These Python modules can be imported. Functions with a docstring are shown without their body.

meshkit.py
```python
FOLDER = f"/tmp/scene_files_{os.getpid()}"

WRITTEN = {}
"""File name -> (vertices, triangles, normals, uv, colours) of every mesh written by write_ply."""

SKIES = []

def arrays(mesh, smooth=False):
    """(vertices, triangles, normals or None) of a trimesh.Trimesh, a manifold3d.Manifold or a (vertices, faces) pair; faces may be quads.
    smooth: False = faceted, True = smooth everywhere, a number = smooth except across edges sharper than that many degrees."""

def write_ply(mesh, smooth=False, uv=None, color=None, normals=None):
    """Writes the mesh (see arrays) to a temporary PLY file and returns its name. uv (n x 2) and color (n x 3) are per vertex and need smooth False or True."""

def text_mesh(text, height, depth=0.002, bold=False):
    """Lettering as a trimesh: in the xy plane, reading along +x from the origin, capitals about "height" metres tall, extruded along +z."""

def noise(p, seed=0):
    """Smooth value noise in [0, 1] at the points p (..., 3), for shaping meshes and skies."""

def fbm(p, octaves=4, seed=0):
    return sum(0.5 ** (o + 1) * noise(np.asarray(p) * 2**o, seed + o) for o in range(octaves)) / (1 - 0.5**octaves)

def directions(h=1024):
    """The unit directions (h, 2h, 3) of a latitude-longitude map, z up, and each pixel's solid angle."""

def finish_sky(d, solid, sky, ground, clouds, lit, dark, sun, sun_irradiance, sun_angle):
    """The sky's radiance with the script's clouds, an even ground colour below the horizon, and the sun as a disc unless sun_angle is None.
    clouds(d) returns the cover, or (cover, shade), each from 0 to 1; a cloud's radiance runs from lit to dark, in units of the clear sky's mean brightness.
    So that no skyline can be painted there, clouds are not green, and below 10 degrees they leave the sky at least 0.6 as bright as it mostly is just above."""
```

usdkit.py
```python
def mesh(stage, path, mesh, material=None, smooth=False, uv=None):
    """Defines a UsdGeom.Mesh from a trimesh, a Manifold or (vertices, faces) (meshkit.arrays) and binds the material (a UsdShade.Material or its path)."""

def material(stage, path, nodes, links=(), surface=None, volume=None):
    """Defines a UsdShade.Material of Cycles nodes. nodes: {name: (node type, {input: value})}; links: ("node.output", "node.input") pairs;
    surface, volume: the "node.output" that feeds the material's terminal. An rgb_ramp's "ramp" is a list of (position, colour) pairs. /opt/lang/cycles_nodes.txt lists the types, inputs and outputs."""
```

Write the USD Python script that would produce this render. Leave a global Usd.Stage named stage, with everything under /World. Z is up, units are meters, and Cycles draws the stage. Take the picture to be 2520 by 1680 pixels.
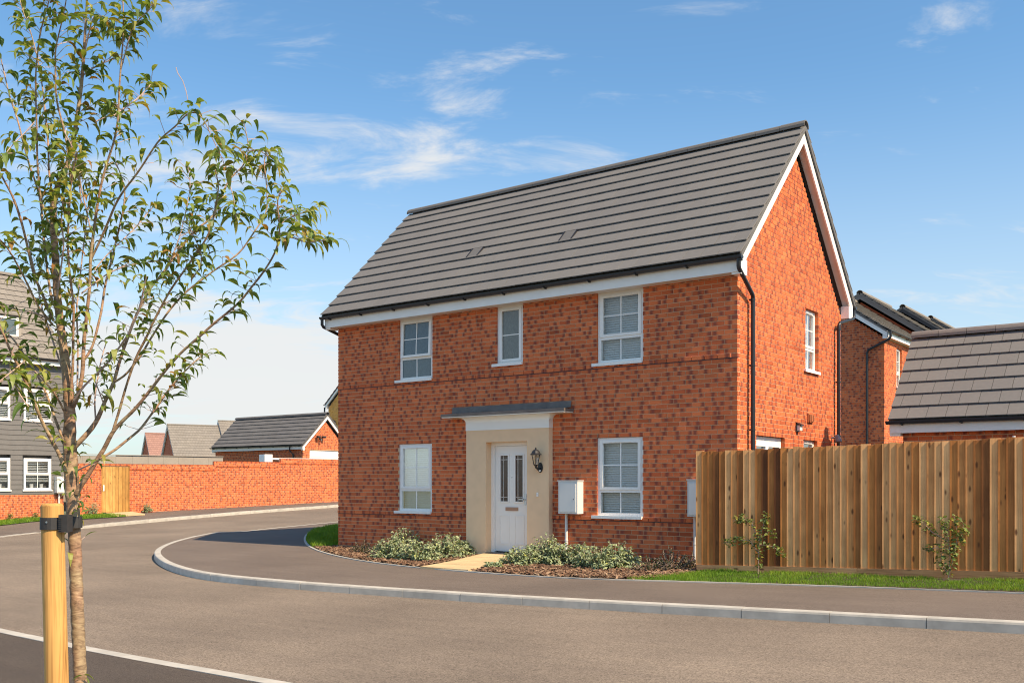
import math, random, numpy as np, trimesh, usdkit
from shapely.geometry import Polygon, LineString, box as sbox, Point
from shapely import affinity
from shapely.ops import unary_union
from pxr import Usd, UsdGeom, UsdLux, UsdShade, Sdf, Gf, Vt
import meshkit
random.seed(7); rng = np.random.default_rng(7)
stage = Usd.Stage.CreateInMemory()
UsdGeom.Xform.Define(stage, '/World'); UsdGeom.Scope.Define(stage, '/World/Looks')

# ------------------------------------------------------------------ camera, sky, sun
CA, SA = 0.8003, 0.5996                       # camera yaw: right = (CA, SA), forward = (-SA, CA)
EYE = np.array([6.368, -14.417, 1.41]); FPX, CXP, HYP = 2402., 1260., 1186.
cam = UsdGeom.Camera.Define(stage, '/World/camera')
cam.CreateHorizontalApertureAttr(36.0); cam.CreateFocalLengthAttr(FPX / 2520 * 36)
cam.CreateVerticalApertureOffsetAttr((HYP - 840) / 2520 * 36)
cam.CreateExposureAttr(0.90); cam.CreateClippingRangeAttr((0.1, 3000))
M = np.eye(4); M[0, :3] = (CA, SA, 0); M[1, :3] = (0, 0, 1); M[2, :3] = (SA, -CA, 0); M[3, :3] = EYE
cam.AddTransformOp().Set(Gf.Matrix4d(*M.ravel().tolist()))

SUN_EL, SUN_AZY = math.radians(46), -0.04      # sun stands off the right gable
SD = np.array([math.cos(SUN_EL) * math.cos(SUN_AZY), math.cos(SUN_EL) * math.sin(SUN_AZY), math.sin(SUN_EL)])
sun = UsdLux.DistantLight.Define(stage, '/World/sun')
sun.CreateNormalizeAttr(True); sun.CreateIntensityAttr(1.05); sun.CreateAngleAttr(0.7); sun.CreateColorAttr(Gf.Vec3f(1.0, 0.80, 0.55))
zx = SD; up = np.array([0, 0, 1.]); xx = np.cross(up, zx); xx /= np.linalg.norm(xx); yy = np.cross(zx, xx)
S = np.eye(4); S[0, :3], S[1, :3], S[2, :3] = xx, yy, zx
sun.AddTransformOp().Set(Gf.Matrix4d(*S.ravel().tolist()))

def pdir(px, py):
    u, v = (px - CXP) / FPX, (HYP - py) / FPX
    d = np.array([u * CA - SA, u * SA + CA, v]); return d / np.linalg.norm(d)
yaw = math.atan2(SA, CA)
def yrot(d): return np.array([d[0] * CA + d[1] * SA, -d[0] * SA + d[1] * CA, d[2]])     # world direction -> (right, forward, up)
sky_nodes = {
    'tc': ('texture_coordinate', {}),
    'sky': ('sky_texture', {'sky_type': 'single_scattering', 'sun_disc': False, 'sun_elevation': SUN_EL, 'sun_rotation': math.atan2(SD[0], SD[1]), 'air_density': 1.0, 'aerosol_density': 1.0, 'ozone_density': 1.6}),
    'rot': ('vector_rotate', {'rotate_type': 'z_axis', 'angle': -yaw}),
    'sep': ('separate_xyz', {}),
    'den': ('math', {'math_type': 'maximum', 'value2': 0.03}),
    'den2': ('math', {'math_type': 'add', 'value2': 0.22}),
    'px': ('math', {'math_type': 'divide'}), 'py': ('math', {'math_type': 'divide'}),
    'pl': ('combine_xyz', {}),
    'mp': ('mapping', {'mapping_type': 'point', 'scale': (0.8, 1.7, 1.0), 'rotation': (0, 0, 0.22)}),
    'n1': ('noise_texture', {'scale': 4.6, 'detail': 10.0, 'roughness': 0.64, 'distortion': 0.5}),
    'n2': ('noise_texture', {'scale': 0.9, 'detail': 3.0, 'roughness': 0.5}),
}
sky_links = [('tc.generated', 'rot.vector'), ('rot.vector', 'sep.vector'), ('sep.z', 'den.value1'), ('den.value', 'den2.value1'),
             ('sep.x', 'px.value1'), ('den2.value', 'px.value2'), ('sep.y', 'py.value1'), ('den2.value', 'py.value2'),
             ('px.value', 'pl.x'), ('py.value', 'pl.y'), ('pl.vector', 'mp.vector'), ('mp.vector', 'n1.vector'), ('mp.vector', 'n2.vector')]
blobs = [  # pixel centre, half width, half height (px), weight
    ((840, 390), 320, 70, 0.24), ((1240, 250), 260, 70, 0.13), ((1130, 270), 120, 30, 0.08), ((760, 60), 420, 60, 0.13), ((2310, 60), 80, 38, 0.21),
    ((600, 930), 640, 130, 0.52), ((250, 560), 420, 420, 0.10), ((2400, 725), 160, 40, 0.16), ((2480, 830), 140, 40, 0.24), ((1450, 375), 130, 40, 0.20), ((1700, 8), 130, 40, 0.16),
]
prev = None
for i, (c, hw, hh, wt) in enumerate(blobs):
    d = yrot(pdir(*c)); sx, sz = FPX / hw * 0.62, FPX / hh * 0.62
    sky_nodes[f'b{i}'] = ('mapping', {'mapping_type': 'point', 'scale': (sx, 3.0, sz), 'location': (-d[0] * sx, -d[1] * 3.0, -d[2] * sz)})
    sky_nodes[f'l{i}'] = ('vector_math', {'math_type': 'length'})
    sky_nodes[f'm{i}'] = ('map_range', {'range_type': 'smoothstep', 'from_min': 1.25, 'from_max': 0.0, 'to_min': 0.0, 'to_max': wt, 'clamp': True})
    sky_links += [('rot.vector', f'b{i}.vector'), (f'b{i}.vector', f'l{i}.vector1'), (f'l{i}.value', f'm{i}.value')]
    if prev is None: prev = f'm{i}.result'
    else:
        sky_nodes[f'a{i}'] = ('math', {'math_type': 'add'}); sky_links += [(prev, f'a{i}.value1'), (f'm{i}.result', f'a{i}.value2')]; prev = f'a{i}.value'
sky_nodes.update({
    'sum': ('math', {'math_type': 'add'}), 'n2s': ('math', {'math_type': 'multiply', 'value2': 0.22}), 'sum2': ('math', {'math_type': 'add'}),
    'cov': ('map_range', {'range_type': 'smoothstep', 'from_min': 0.70, 'from_max': 1.04, 'to_min': 0.0, 'to_max': 0.9, 'clamp': True}),
    'haz': ('map_range', {'range_type': 'smoothstep', 'from_min': 0.40, 'from_max': 0.0, 'to_min': 0.0, 'to_max': 0.62, 'clamp': True}),
    'warm': ('mix_color', {'blend_type': 'multiply', 'fac': 1.0, 'b': (0.69, 0.95, 1.03)}),
    'hmix': ('mix_color', {'blend_type': 'mix', 'b': (4.05, 4.15, 4.1)}),
    'mix': ('mix_color', {'blend_type': 'mix', 'b': (4.4, 4.4, 4.35)}),
    'bg': ('background_shader', {'strength': 0.106}),
})
sky_links += [('n1.fac', 'sum.value1'), (prev, 'sum.value2'), ('n2.fac', 'n2s.value1'), ('sum.value', 'sum2.value1'), ('n2s.value', 'sum2.value2'), ('sum2.value', 'cov.value'),
              ('sep.z', 'haz.value'), ('sky.color', 'warm.a'), ('warm.result', 'hmix.a'), ('haz.result', 'hmix.fac'), ('hmix.result', 'mix.a'), ('cov.result', 'mix.fac'), ('mix.result', 'bg.color')]
skymat = usdkit.material(stage, '/World/Looks/sky', sky_nodes, sky_links, surface='bg.background')
dome = UsdLux.DomeLight.Define(stage, '/World/sky')
UsdShade.MaterialBindingAPI.Apply(dome.GetPrim()).Bind(skymat)
dome.GetPrim().SetCustomDataByKey('kind', 'structure'); dome.GetPrim().SetCustomDataByKey('label', 'blue daytime sky with thin white wispy clouds')

# ------------------------------------------------------------------ helpers
used = {}
def path_for(parent, name):
    base = parent if isinstance(parent, str) else str(parent.GetPath())
    k = (base, name); n = used.get(k, 0); used[k] = n + 1
    return f'{base}/{name}' if n == 0 else f'{base}/{name}_{n:03d}'
def tag(p, label=None, cat=None, group=None, kind=None):
    for k, v in (('label', label), ('category', cat), ('group', group), ('kind', kind)):
        if v: p.SetCustomDataByKey(k, v)
    return p
def T(name, label, cat=None, group=None, kind=None, loc=None, rz=0):
    x = UsdGeom.Xform.Define(stage, path_for('/World', name))
    if loc is not None: x.AddTranslateOp().Set(Gf.Vec3d(*map(float, loc)))
    if rz: x.AddRotateZOp().Set(math.degrees(rz))
    return tag(x.GetPrim(), label, cat, group, kind)
def copy_of(src, name, label, cat, group, loc, rz=0):
    x = UsdGeom.Xform.Define(stage, path_for('/World', name)); x.AddTranslateOp().Set(Gf.Vec3d(*map(float, loc)))
    if rz: x.AddRotateZOp().Set(math.degrees(rz))
    x.GetPrim().GetReferences().AddInternalReference(src.GetPath()); x.GetPrim().SetInstanceable(True)
    return tag(x.GetPrim(), label, cat, group)
class MB:
    """collects shapes of one mesh; tone = a colour-like triple per vertex that materials read"""
    def __init__(s): s.v, s.f, s.t, s.n = [], [], [], 0
    def add(s, v, f, t=(0.5, 0.5, 0.5)):
        v = np.asarray(v, float); f = np.asarray(f, int)
        if f.shape[1] == 4: f = np.vstack([f[:, [0, 1, 2]], f[:, [0, 2, 3]]])
        s.v.append(v); s.f.append(f + s.n); s.n += len(v)
        t = np.asarray(t, float); s.t.append(np.tile(t, (len(v), 1)) if t.ndim == 1 else t); return s
    def tm(s, m, t=(0.5, 0.5, 0.5)): return s.add(m.vertices, m.faces, t)
    def box(s, lo, hi, t=(0.5, 0.5, 0.5)):
        lo, hi = np.minimum(lo, hi), np.maximum(lo, hi)
        return s.add(*boxvf(lo, hi), t)
    def arr(s): return np.vstack(s.v), np.vstack(s.f), np.vstack(s.t)
    def empty(s): return s.n == 0
BF = np.array([[0, 2, 3, 1], [4, 5, 7, 6], [0, 1, 5, 4], [2, 6, 7, 3], [0, 4, 6, 2], [1, 3, 7, 5]])
BF3 = np.vstack([BF[:, [0, 1, 2]], BF[:, [0, 2, 3]]])
def boxvf(lo, hi):
    return np.array([[(lo, hi)[i][0], (lo, hi)[j][1], (lo, hi)[k][2]] for i in (0, 1) for j in (0, 1) for k in (0, 1)], float), BF
def put(parent, name, mb, mat, label=None, kind=None, smooth=False):
    """defines ONE mesh prim under parent ('/World' or a prim)"""
    if isinstance(mb, MB): v, f, t = mb.arr()
    else: v, f = np.array(mb.vertices), np.array(mb.faces); t = None
    path = path_for(parent, name)
    if smooth:
        m = usdkit.mesh(stage, path, trimesh.Trimesh(v, f, process=False) if smooth is True else trimesh.Trimesh(v, f, process=True), mat, smooth=smooth)
        if t is not None and smooth is True:
            UsdGeom.PrimvarsAPI(m).CreatePrimvar('tone', Sdf.ValueTypeNames.Color3fArray, 'vertex').Set(Vt.Vec3fArray.FromNumpy(t.astype(np.float32)))
    else:
        m = UsdGeom.Mesh.Define(stage, path)
        m.CreatePointsAttr(Vt.Vec3fArray.FromNumpy(v.astype(np.float32)))
        m.CreateFaceVertexCountsAttr(Vt.IntArray.FromNumpy(np.full(len(f), 3, np.int32)))
        m.CreateFaceVertexIndicesAttr(Vt.IntArray.FromNumpy(f.astype(np.int32).ravel()))
        m.CreateSubdivisionSchemeAttr('none')
        if t is not None:
            UsdGeom.PrimvarsAPI(m).CreatePrimvar('tone', Sdf.ValueTypeNames.Color3fArray, 'vertex').Set(Vt.Vec3fArray.FromNumpy(t.astype(np.float32)))
        UsdShade.MaterialBindingAPI.Apply(m.GetPrim()).Bind(mat)
    return tag(m.GetPrim(), label, None, None, kind)
def top(name, mb, mat, label, cat=None, group=None, kind=None, smooth=False):
    return tag(put('/World', name, mb, mat, label, kind, smooth), None, cat, group)
def tube(pts, r, n=10, cap=True):
    """swept round tube with per point radii"""
    p = np.asarray(pts, float); r = np.broadcast_to(np.asarray(r, float), len(p))
    d = np.gradient(p, axis=0); d /= np.linalg.norm(d, axis=1)[:, None]
    ref = np.array([0, 0, 1.]) if abs(d[0][2]) < 0.9 else np.array([1., 0, 0])
    a = np.cross(ref, d[0]); a /= np.linalg.norm(a); V = []
    for i in range(len(p)):
        a = a - d[i] * (a @ d[i]); a /= np.linalg.norm(a); b = np.cross(d[i], a)
        th = np.arange(n) / n * 2 * np.pi
        V.append(p[i] + r[i] * (np.cos(th)[:, None] * a + np.sin(th)[:, None] * b))
    V = np.vstack(V); F = []
    for i in range(len(p) - 1):
        for j in range(n):
            k = (j + 1) % n; F += [[i * n + j, i * n + k, (i + 1) * n + k], [i * n + j, (i + 1) * n + k, (i + 1) * n + j]]
    if cap:
        V = np.vstack([V, p[0], p[-1]]); c0, c1, o = len(V) - 2, len(V) - 1, (len(p) - 1) * n
        for j in range(n): k = (j + 1) % n; F += [[c0, k, j], [c1, o + j, o + k]]
    return V, np.array(F)
def pxat(px, py, Z):
    u, v = (px - CXP) / FPX, (HYP - py) / FPX
    return EYE + Z * np.array([u * CA - SA, u * SA + CA, v])
def depth_of(p): return (np.asarray(p) - EYE) @ np.array([-SA, CA, 0])
def rot_z(v, a):
    c, s = math.cos(a), math.sin(a); v = np.asarray(v, float); return np.stack([v[..., 0] * c - v[..., 1] * s, v[..., 0] * s + v[..., 1] * c, v[..., 2]], -1)

# ------------------------------------------------------------------ materials
def mat(name, nodes, links, surface='p.BSDF'): return usdkit.material(stage, f'/World/Looks/{name}', nodes, links, surface=surface)
def plain(name, col, rough=0.5, metallic=0.0, var=0.0, scale=8.0, bump=0.0, spec=None):
    p = {'base_color': col, 'roughness': rough, 'metallic': metallic}
    if spec is not None: p['specular_ior_level'] = spec
    n, l = {'p': ('principled_bsdf', p)}, []
    if var or bump:
        n.update({'g': ('geometry', {}), 'no': ('noise_texture', {'scale': scale, 'detail': 5.0, 'roughness': 0.6})}); l += [('g.position', 'no.vector')]
        if var:
            c = np.array(col); n['r'] = ('rgb_ramp', {'ramp': [(0.25, c * (1 - var)), (0.75, np.minimum(c * (1 + var), 0.95))]}); l += [('no.fac', 'r.fac'), ('r.color', 'p.base_color')]
        if bump: n['b'] = ('bump', {'strength': 0.5, 'distance': bump}); l += [('no.fac', 'b.height'), ('b.normal', 'p.normal')]
    return mat(name, n, l)
def brick_mat(name, lo, hi, dark, amount=0.5):
    """fired brick: every brick its own tone (tone.z), with a scorched patch (centre from tone.y) along its length (tone.x)"""
    n = {'at': ('attribute', {'attribute': 'tone'}), 's': ('separate_xyz', {}), 'g': ('geometry', {}),
         'r': ('rgb_ramp', {'ramp': [(0.0, lo), (0.55, hi), (0.85, tuple(np.array(hi) * 1.12)), (1.0, tuple(np.array(lo) * 0.72))]}),
         'k': ('math', {'math_type': 'multiply', 'value2': 7.31}), 'fr': ('math', {'math_type': 'fraction'}),
         'df': ('math', {'math_type': 'subtract'}), 'ab': ('math', {'math_type': 'absolute'}),
         'no': ('noise_texture', {'scale': 28.0, 'detail': 3.0}), 'ns': ('math', {'math_type': 'multiply', 'value2': 0.22}), 'ad': ('math', {'math_type': 'add'}),
         'mk': ('map_range', {'range_type': 'smoothstep', 'from_min': 0.40, 'from_max': 0.12, 'to_min': 0.0, 'to_max': 0.9, 'clamp': True}),
         'th': ('math', {'math_type': 'less_than', 'value2': amount}), 'mm': ('math', {'math_type': 'multiply'}),
         'mx': ('mix_color', {'blend_type': 'mix', 'b': dark}),
         'no2': ('noise_texture', {'scale': 120.0, 'detail': 3.0}), 'r2': ('rgb_ramp', {'ramp': [(0.3, (0.82, 0.82, 0.82)), (0.7, (1.12, 1.12, 1.12))]}), 'mu': ('mix_color', {'blend_type': 'multiply', 'fac': 1.0}),
         'no3': ('noise_texture', {'scale': 0.9, 'detail': 3.0}), 'r3': ('rgb_ramp', {'ramp': [(0.3, (0.90, 0.90, 0.92)), (0.7, (1.06, 1.05, 1.03))]}), 'mu3': ('mix_color', {'blend_type': 'multiply', 'fac': 1.0}),
         'b': ('bump', {'strength': 0.5, 'distance': 0.002}), 'p': ('principled_bsdf', {'roughness': 0.85, 'specular_ior_level': 0.25})}
    l = [('at.vector', 's.vector'), ('s.z', 'r.fac'), ('s.y', 'k.value1'), ('k.value', 'fr.value1'), ('s.x', 'df.value1'), ('fr.value', 'df.value2'), ('df.value', 'ab.value1'),
         ('g.position', 'no.vector'), ('no.fac', 'ns.value1'), ('ab.value', 'ad.value1'), ('ns.value', 'ad.value2'), ('ad.value', 'mk.value'), ('s.y', 'th.value1'), ('mk.result', 'mm.value1'), ('th.value', 'mm.value2'),
         ('r.color', 'mx.a'), ('mm.value', 'mx.fac'), ('mx.result', 'mu.a'), ('g.position', 'no2.vector'), ('no2.fac', 'r2.fac'), ('r2.color', 'mu.b'),
         ('g.position', 'no3.vector'), ('no3.fac', 'r3.fac'), ('mu.result', 'mu3.a'), ('r3.color', 'mu3.b'), ('mu3.result', 'p.base_color'), ('no2.fac', 'b.height'), ('b.normal', 'p.normal')]
    return mat(name, n, l)
def tile_mat(name, col, spread=0.16):
    c = np.array(col)
    n = {'at': ('attribute', {'attribute': 'tone'}), 's': ('separate_xyz', {}), 'g': ('geometry', {}),
         'r': ('rgb_ramp', {'ramp': [(0.0, c * (1 - spread)), (1.0, c * (1 + spread))]}),
         'no': ('noise_texture', {'scale': 14.0, 'detail': 6.0, 'roughness': 0.65}), 'r2': ('rgb_ramp', {'ramp': [(0.3, (0.94, 0.94, 0.94)), (0.7, (1.05, 1.05, 1.05))]}), 'mu': ('mix_color', {'blend_type': 'multiply', 'fac': 1.0}),
         'n3': ('noise_texture', {'scale': 0.6, 'detail': 3.0}), 'r3': ('rgb_ramp', {'ramp': [(0.3, (0.95, 0.95, 0.96)), (0.7, (1.04, 1.035, 1.02))]}), 'mu3': ('mix_color', {'blend_type': 'multiply', 'fac': 1.0}),
         'b': ('bump', {'strength': 0.35, 'distance': 0.002}), 'p': ('principled_bsdf', {'roughness': 0.8, 'specular_ior_level': 0.3})}
    l = [('at.vector', 's.vector'), ('s.z', 'r.fac'), ('r.color', 'mu.a'), ('g.position', 'no.vector'), ('no.fac', 'r2.fac'), ('r2.color', 'mu.b'), ('g.position', 'n3.vector'), ('n3.fac', 'r3.fac'),
         ('mu.result', 'mu3.a'), ('r3.color', 'mu3.b'), ('mu3.result', 'p.base_color'), ('no.fac', 'b.height'), ('b.normal', 'p.normal')]
    return mat(name, n, l)
def wood_mat(name, lo, hi, dark, axis='z', ring=1.0, con=1.0, mid=None):
    """sawn softwood: grain streaks along the board, knots, each board its own tone (tone.z) and grain offset (tone.y)"""
    sc = {'z': (34, 34, 1.1), 'x': (1.1, 34, 34)}[axis]; ks = {'z': (9, 9, 3.4), 'x': (3.4, 9, 9)}[axis]
    n = {'at': ('attribute', {'attribute': 'tone'}), 's': ('separate_xyz', {}), 'g': ('geometry', {}),
         'of': ('math', {'math_type': 'multiply', 'value2': 37.0}), 'ov': ('combine_xyz', {}), 'pa': ('vector_math', {'math_type': 'add'}),
         'm1': ('mapping', {'mapping_type': 'point', 'scale': sc}), 'n1': ('noise_texture', {'scale': 1.0, 'detail': 5.0, 'roughness': 0.6, 'distortion': 1.6 * ring}),
         'm2': ('mapping', {'mapping_type': 'point', 'scale': ks}), 'v': ('voronoi_texture', {'scale': 1.0, 'randomness': 1.0}),
         'kn': ('map_range', {'range_type': 'smoothstep', 'from_min': 0.20, 'from_max': 0.07, 'to_min': 0.0, 'to_max': 0.85, 'clamp': True}),
         'r': ('rgb_ramp', {'ramp': [(0.0, lo), (1.0, hi)] if mid is None else [(0.0, lo), (0.45, mid), (1.0, hi)]}), 'gr': ('rgb_ramp', {'ramp': [(0.28, (1 - .42 * con, 1 - .48 * con, 1 - .54 * con)), (0.5, (0.97, 0.97, 0.97)), (0.75, (1 + .14 * con,) * 3)]}),
         'mu': ('mix_color', {'blend_type': 'multiply', 'fac': 1.0}), 'n3': ('noise_texture', {'scale': 2.2, 'detail': 4.0}), 'r3': ('rgb_ramp', {'ramp': [(0.35, (0.8, 0.76, 0.72)), (0.65, (1.08, 1.07, 1.05))]}), 'mu3': ('mix_color', {'blend_type': 'multiply', 'fac': 1.0}),
         'mx': ('mix_color', {'blend_type': 'mix', 'b': dark}), 'b': ('bump', {'strength': 0.35, 'distance': 0.003}), 'p': ('principled_bsdf', {'roughness': 0.75, 'specular_ior_level': 0.25})}
    l = [('at.vector', 's.vector'), ('s.y', 'of.value1'), ('of.value', 'ov.x'), ('of.value', 'ov.y'), ('of.value', 'ov.z'), ('g.position', 'pa.vector1'), ('ov.vector', 'pa.vector2'),
         ('pa.vector', 'm1.vector'), ('m1.vector', 'n1.vector'), ('pa.vector', 'm2.vector'), ('m2.vector', 'v.vector'), ('v.distance', 'kn.value'), ('s.z', 'r.fac'), ('n1.fac', 'gr.fac'),
         ('r.color', 'mu.a'), ('gr.color', 'mu.b'), ('pa.vector', 'n3.vector'), ('n3.fac', 'r3.fac'), ('mu.result', 'mu3.a'), ('r3.color', 'mu3.b'), ('mu3.result', 'mx.a'), ('kn.result', 'mx.fac'), ('mx.result', 'p.base_color'), ('n1.fac', 'b.height'), ('b.normal', 'p.normal')]
    return mat(name, n, l)
def leaf_mat(name, stops, trans=0.35, rough=0.5, cell=True):
    n = {'at': ('attribute', {'attribute': 'tone'}), 's': ('separate_xyz', {}), 'r': ('rgb_ramp', {'ramp': stops}),
         'p': ('principled_bsdf', {'roughness': rough, 'specular_ior_level': 0.35}), 't': ('translucent_bsdf', {}), 'm': ('mix_closure', {'fac': trans}),
         'tb': ('mix_color', {'blend_type': 'multiply', 'fac': 1.0, 'b': (1.25, 1.2, 0.5)}),
         'vx': ('map_range', {'from_min': 0.0, 'from_max': 1.0, 'to_min': 0.82, 'to_max': 1.15}), 'mu': ('mix_color', {'blend_type': 'multiply', 'fac': 1.0}), 'cv': ('combine_xyz', {})}
    l = [('at.vector', 's.vector'), ('s.z', 'r.fac'), ('s.x', 'vx.value'), ('vx.result', 'cv.x'), ('vx.result', 'cv.y'), ('vx.result', 'cv.z'), ('r.color', 'mu.a'), ('cv.vector', 'mu.b'),
         ('mu.result', 'p.base_color'), ('mu.result', 'tb.a'), ('tb.result', 't.color'), ('p.BSDF', 'm.closure1'), ('t.BSDF', 'm.closure2')]
    return mat(name, n, l, 'm.closure')
def asphalt(name, col, fine=90.0, patch=0.12):
    c = np.array(col)
    n = {'g': ('geometry', {}), 'v': ('voronoi_texture', {'scale': fine, 'randomness': 1.0}), 'r': ('rgb_ramp', {'ramp': [(0.0, c * 0.6), (0.4, c), (0.85, np.minimum(c * 1.4, 0.9))]}),
         'sp': ('separate_color', {}), 'n2': ('noise_texture', {'scale': 0.35, 'detail': 5.0, 'roughness': 0.55}), 'r2': ('rgb_ramp', {'ramp': [(0.3, (1 - patch,) * 3), (0.7, (1 + patch, 1 + patch, 1 + patch * 0.9))]}), 'mu': ('mix_color', {'blend_type': 'multiply', 'fac': 1.0}),
         'm4': ('mapping', {'mapping_type': 'point', 'scale': (0.5, 5.0, 1.0)}), 'n4': ('noise_texture', {'scale': 1.2, 'detail': 4.0}), 'r4': ('rgb_ramp', {'ramp': [(0.3, (0.93, 0.93, 0.94)), (0.7, (1.06, 1.06, 1.05))]}), 'mu4': ('mix_color', {'blend_type': 'multiply', 'fac': 1.0}),
         'n3': ('noise_texture', {'scale': 260.0, 'detail': 2.0}), 'b': ('bump', {'strength': 0.6, 'distance': 0.004}), 'p': ('principled_bsdf', {'roughness': 0.9, 'specular_ior_level': 0.2})}
    l = [('g.position', 'v.vector'), ('v.color', 'sp.color'), ('sp.r', 'r.fac'), ('g.position', 'n2.vector'), ('n2.fac', 'r2.fac'), ('r.color', 'mu.a'), ('r2.color', 'mu.b'), ('g.position', 'm4.vector'), ('m4.vector', 'n4.vector'), ('n4.fac', 'r4.fac'),
         ('mu.result', 'mu4.a'), ('r4.color', 'mu4.b'), ('mu4.result', 'p.base_color'), ('g.position', 'n3.vector'), ('n3.fac', 'b.height'), ('b.normal', 'p.normal')]
    return mat(name, n, l)

BRICK = brick_mat('red_brick', (0.565, 0.122, 0.043), (0.65, 0.166, 0.059), (0.245, 0.062, 0.041), 0.84)
YBRICK = brick_mat('yellow_brick', (0.78, 0.35, 0.07), (0.86, 0.42, 0.10), (0.6, 0.27, 0.06), 0.3)
MORTAR = plain('mortar', (0.63, 0.42, 0.25), 0.95, var=0.12, scale=20.0)
TILE = tile_mat('grey_roof_tile', (0.160, 0.152, 0.149), 0.035)
TILE_D = tile_mat('dark_roof_tile', (0.13, 0.125, 0.125), 0.08)
TILE_R = tile_mat('russet_roof_tile', (0.30, 0.17, 0.14), 0.08)
SLATE = tile_mat('weathered_slate', (0.215, 0.192, 0.17), 0.06)
PVC = plain('white_pvc', (0.84, 0.80, 0.755), 0.35, var=0.03, scale=3.0)
GRP = plain('white_gloss', (0.82, 0.79, 0.75), 0.25, var=0.02, scale=4.0)
BLACK = plain('black_plastic', (0.018, 0.017, 0.02), 0.35, var=0.2, scale=20)
LEAD = plain('lead_flashing', (0.145, 0.115, 0.10), 0.55, var=0.3, scale=5.0, bump=0.01)
DGREY = plain('dark_grey_cladding', (0.135, 0.127, 0.122), 0.65, var=0.08, scale=4.0)
RENDER = plain('cream_render', (0.80, 0.545, 0.335), 0.9, var=0.05, scale=6.0, bump=0.001)
CONC = plain('kerb_concrete', (0.42, 0.39, 0.345), 0.85, var=0.22, scale=4.5, bump=0.002)
SOIL = plain('soil', (0.05, 0.034, 0.022), 0.95, var=0.35, scale=12.0, bump=0.02)
GRASSB = plain('turf_base', (0.045, 0.085, 0.012), 0.95, var=0.35, scale=9.0)
FIELD = plain('rough_field', (0.10, 0.11, 0.05), 0.95, var=0.3, scale=0.8)
SAND = plain('sandstone', (0.55, 0.40, 0.22), 0.85, var=0.2, scale=3.0, bump=0.002)
ROAD = asphalt('road_asphalt', (0.182, 0.145, 0.115), 100.0, 0.20)
PAVE = asphalt('pavement_asphalt', (0.138, 0.110, 0.093), 180.0, 0.16)
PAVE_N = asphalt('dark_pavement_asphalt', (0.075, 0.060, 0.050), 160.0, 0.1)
FENCE = wood_mat('fence_timber', (0.17, 0.058, 0.019), (0.90, 0.49, 0.215), (0.11, 0.036, 0.012), con=0.72, mid=(0.62, 0.235, 0.062))
FENCE_X = wood_mat('gravel_board_timber', (0.58, 0.29, 0.13), (0.70, 0.38, 0.18), (0.10, 0.045, 0.02), 'x')
GATE = wood_mat('gate_timber', (0.42, 0.22, 0.06), (0.58, 0.34, 0.11), (0.16, 0.07, 0.02))
STAKE = wood_mat('stake_timber', (0.56, 0.30, 0.09), (0.66, 0.38, 0.13), (0.22, 0.095, 0.025), 'z', 1.3, con=1.15)
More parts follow.
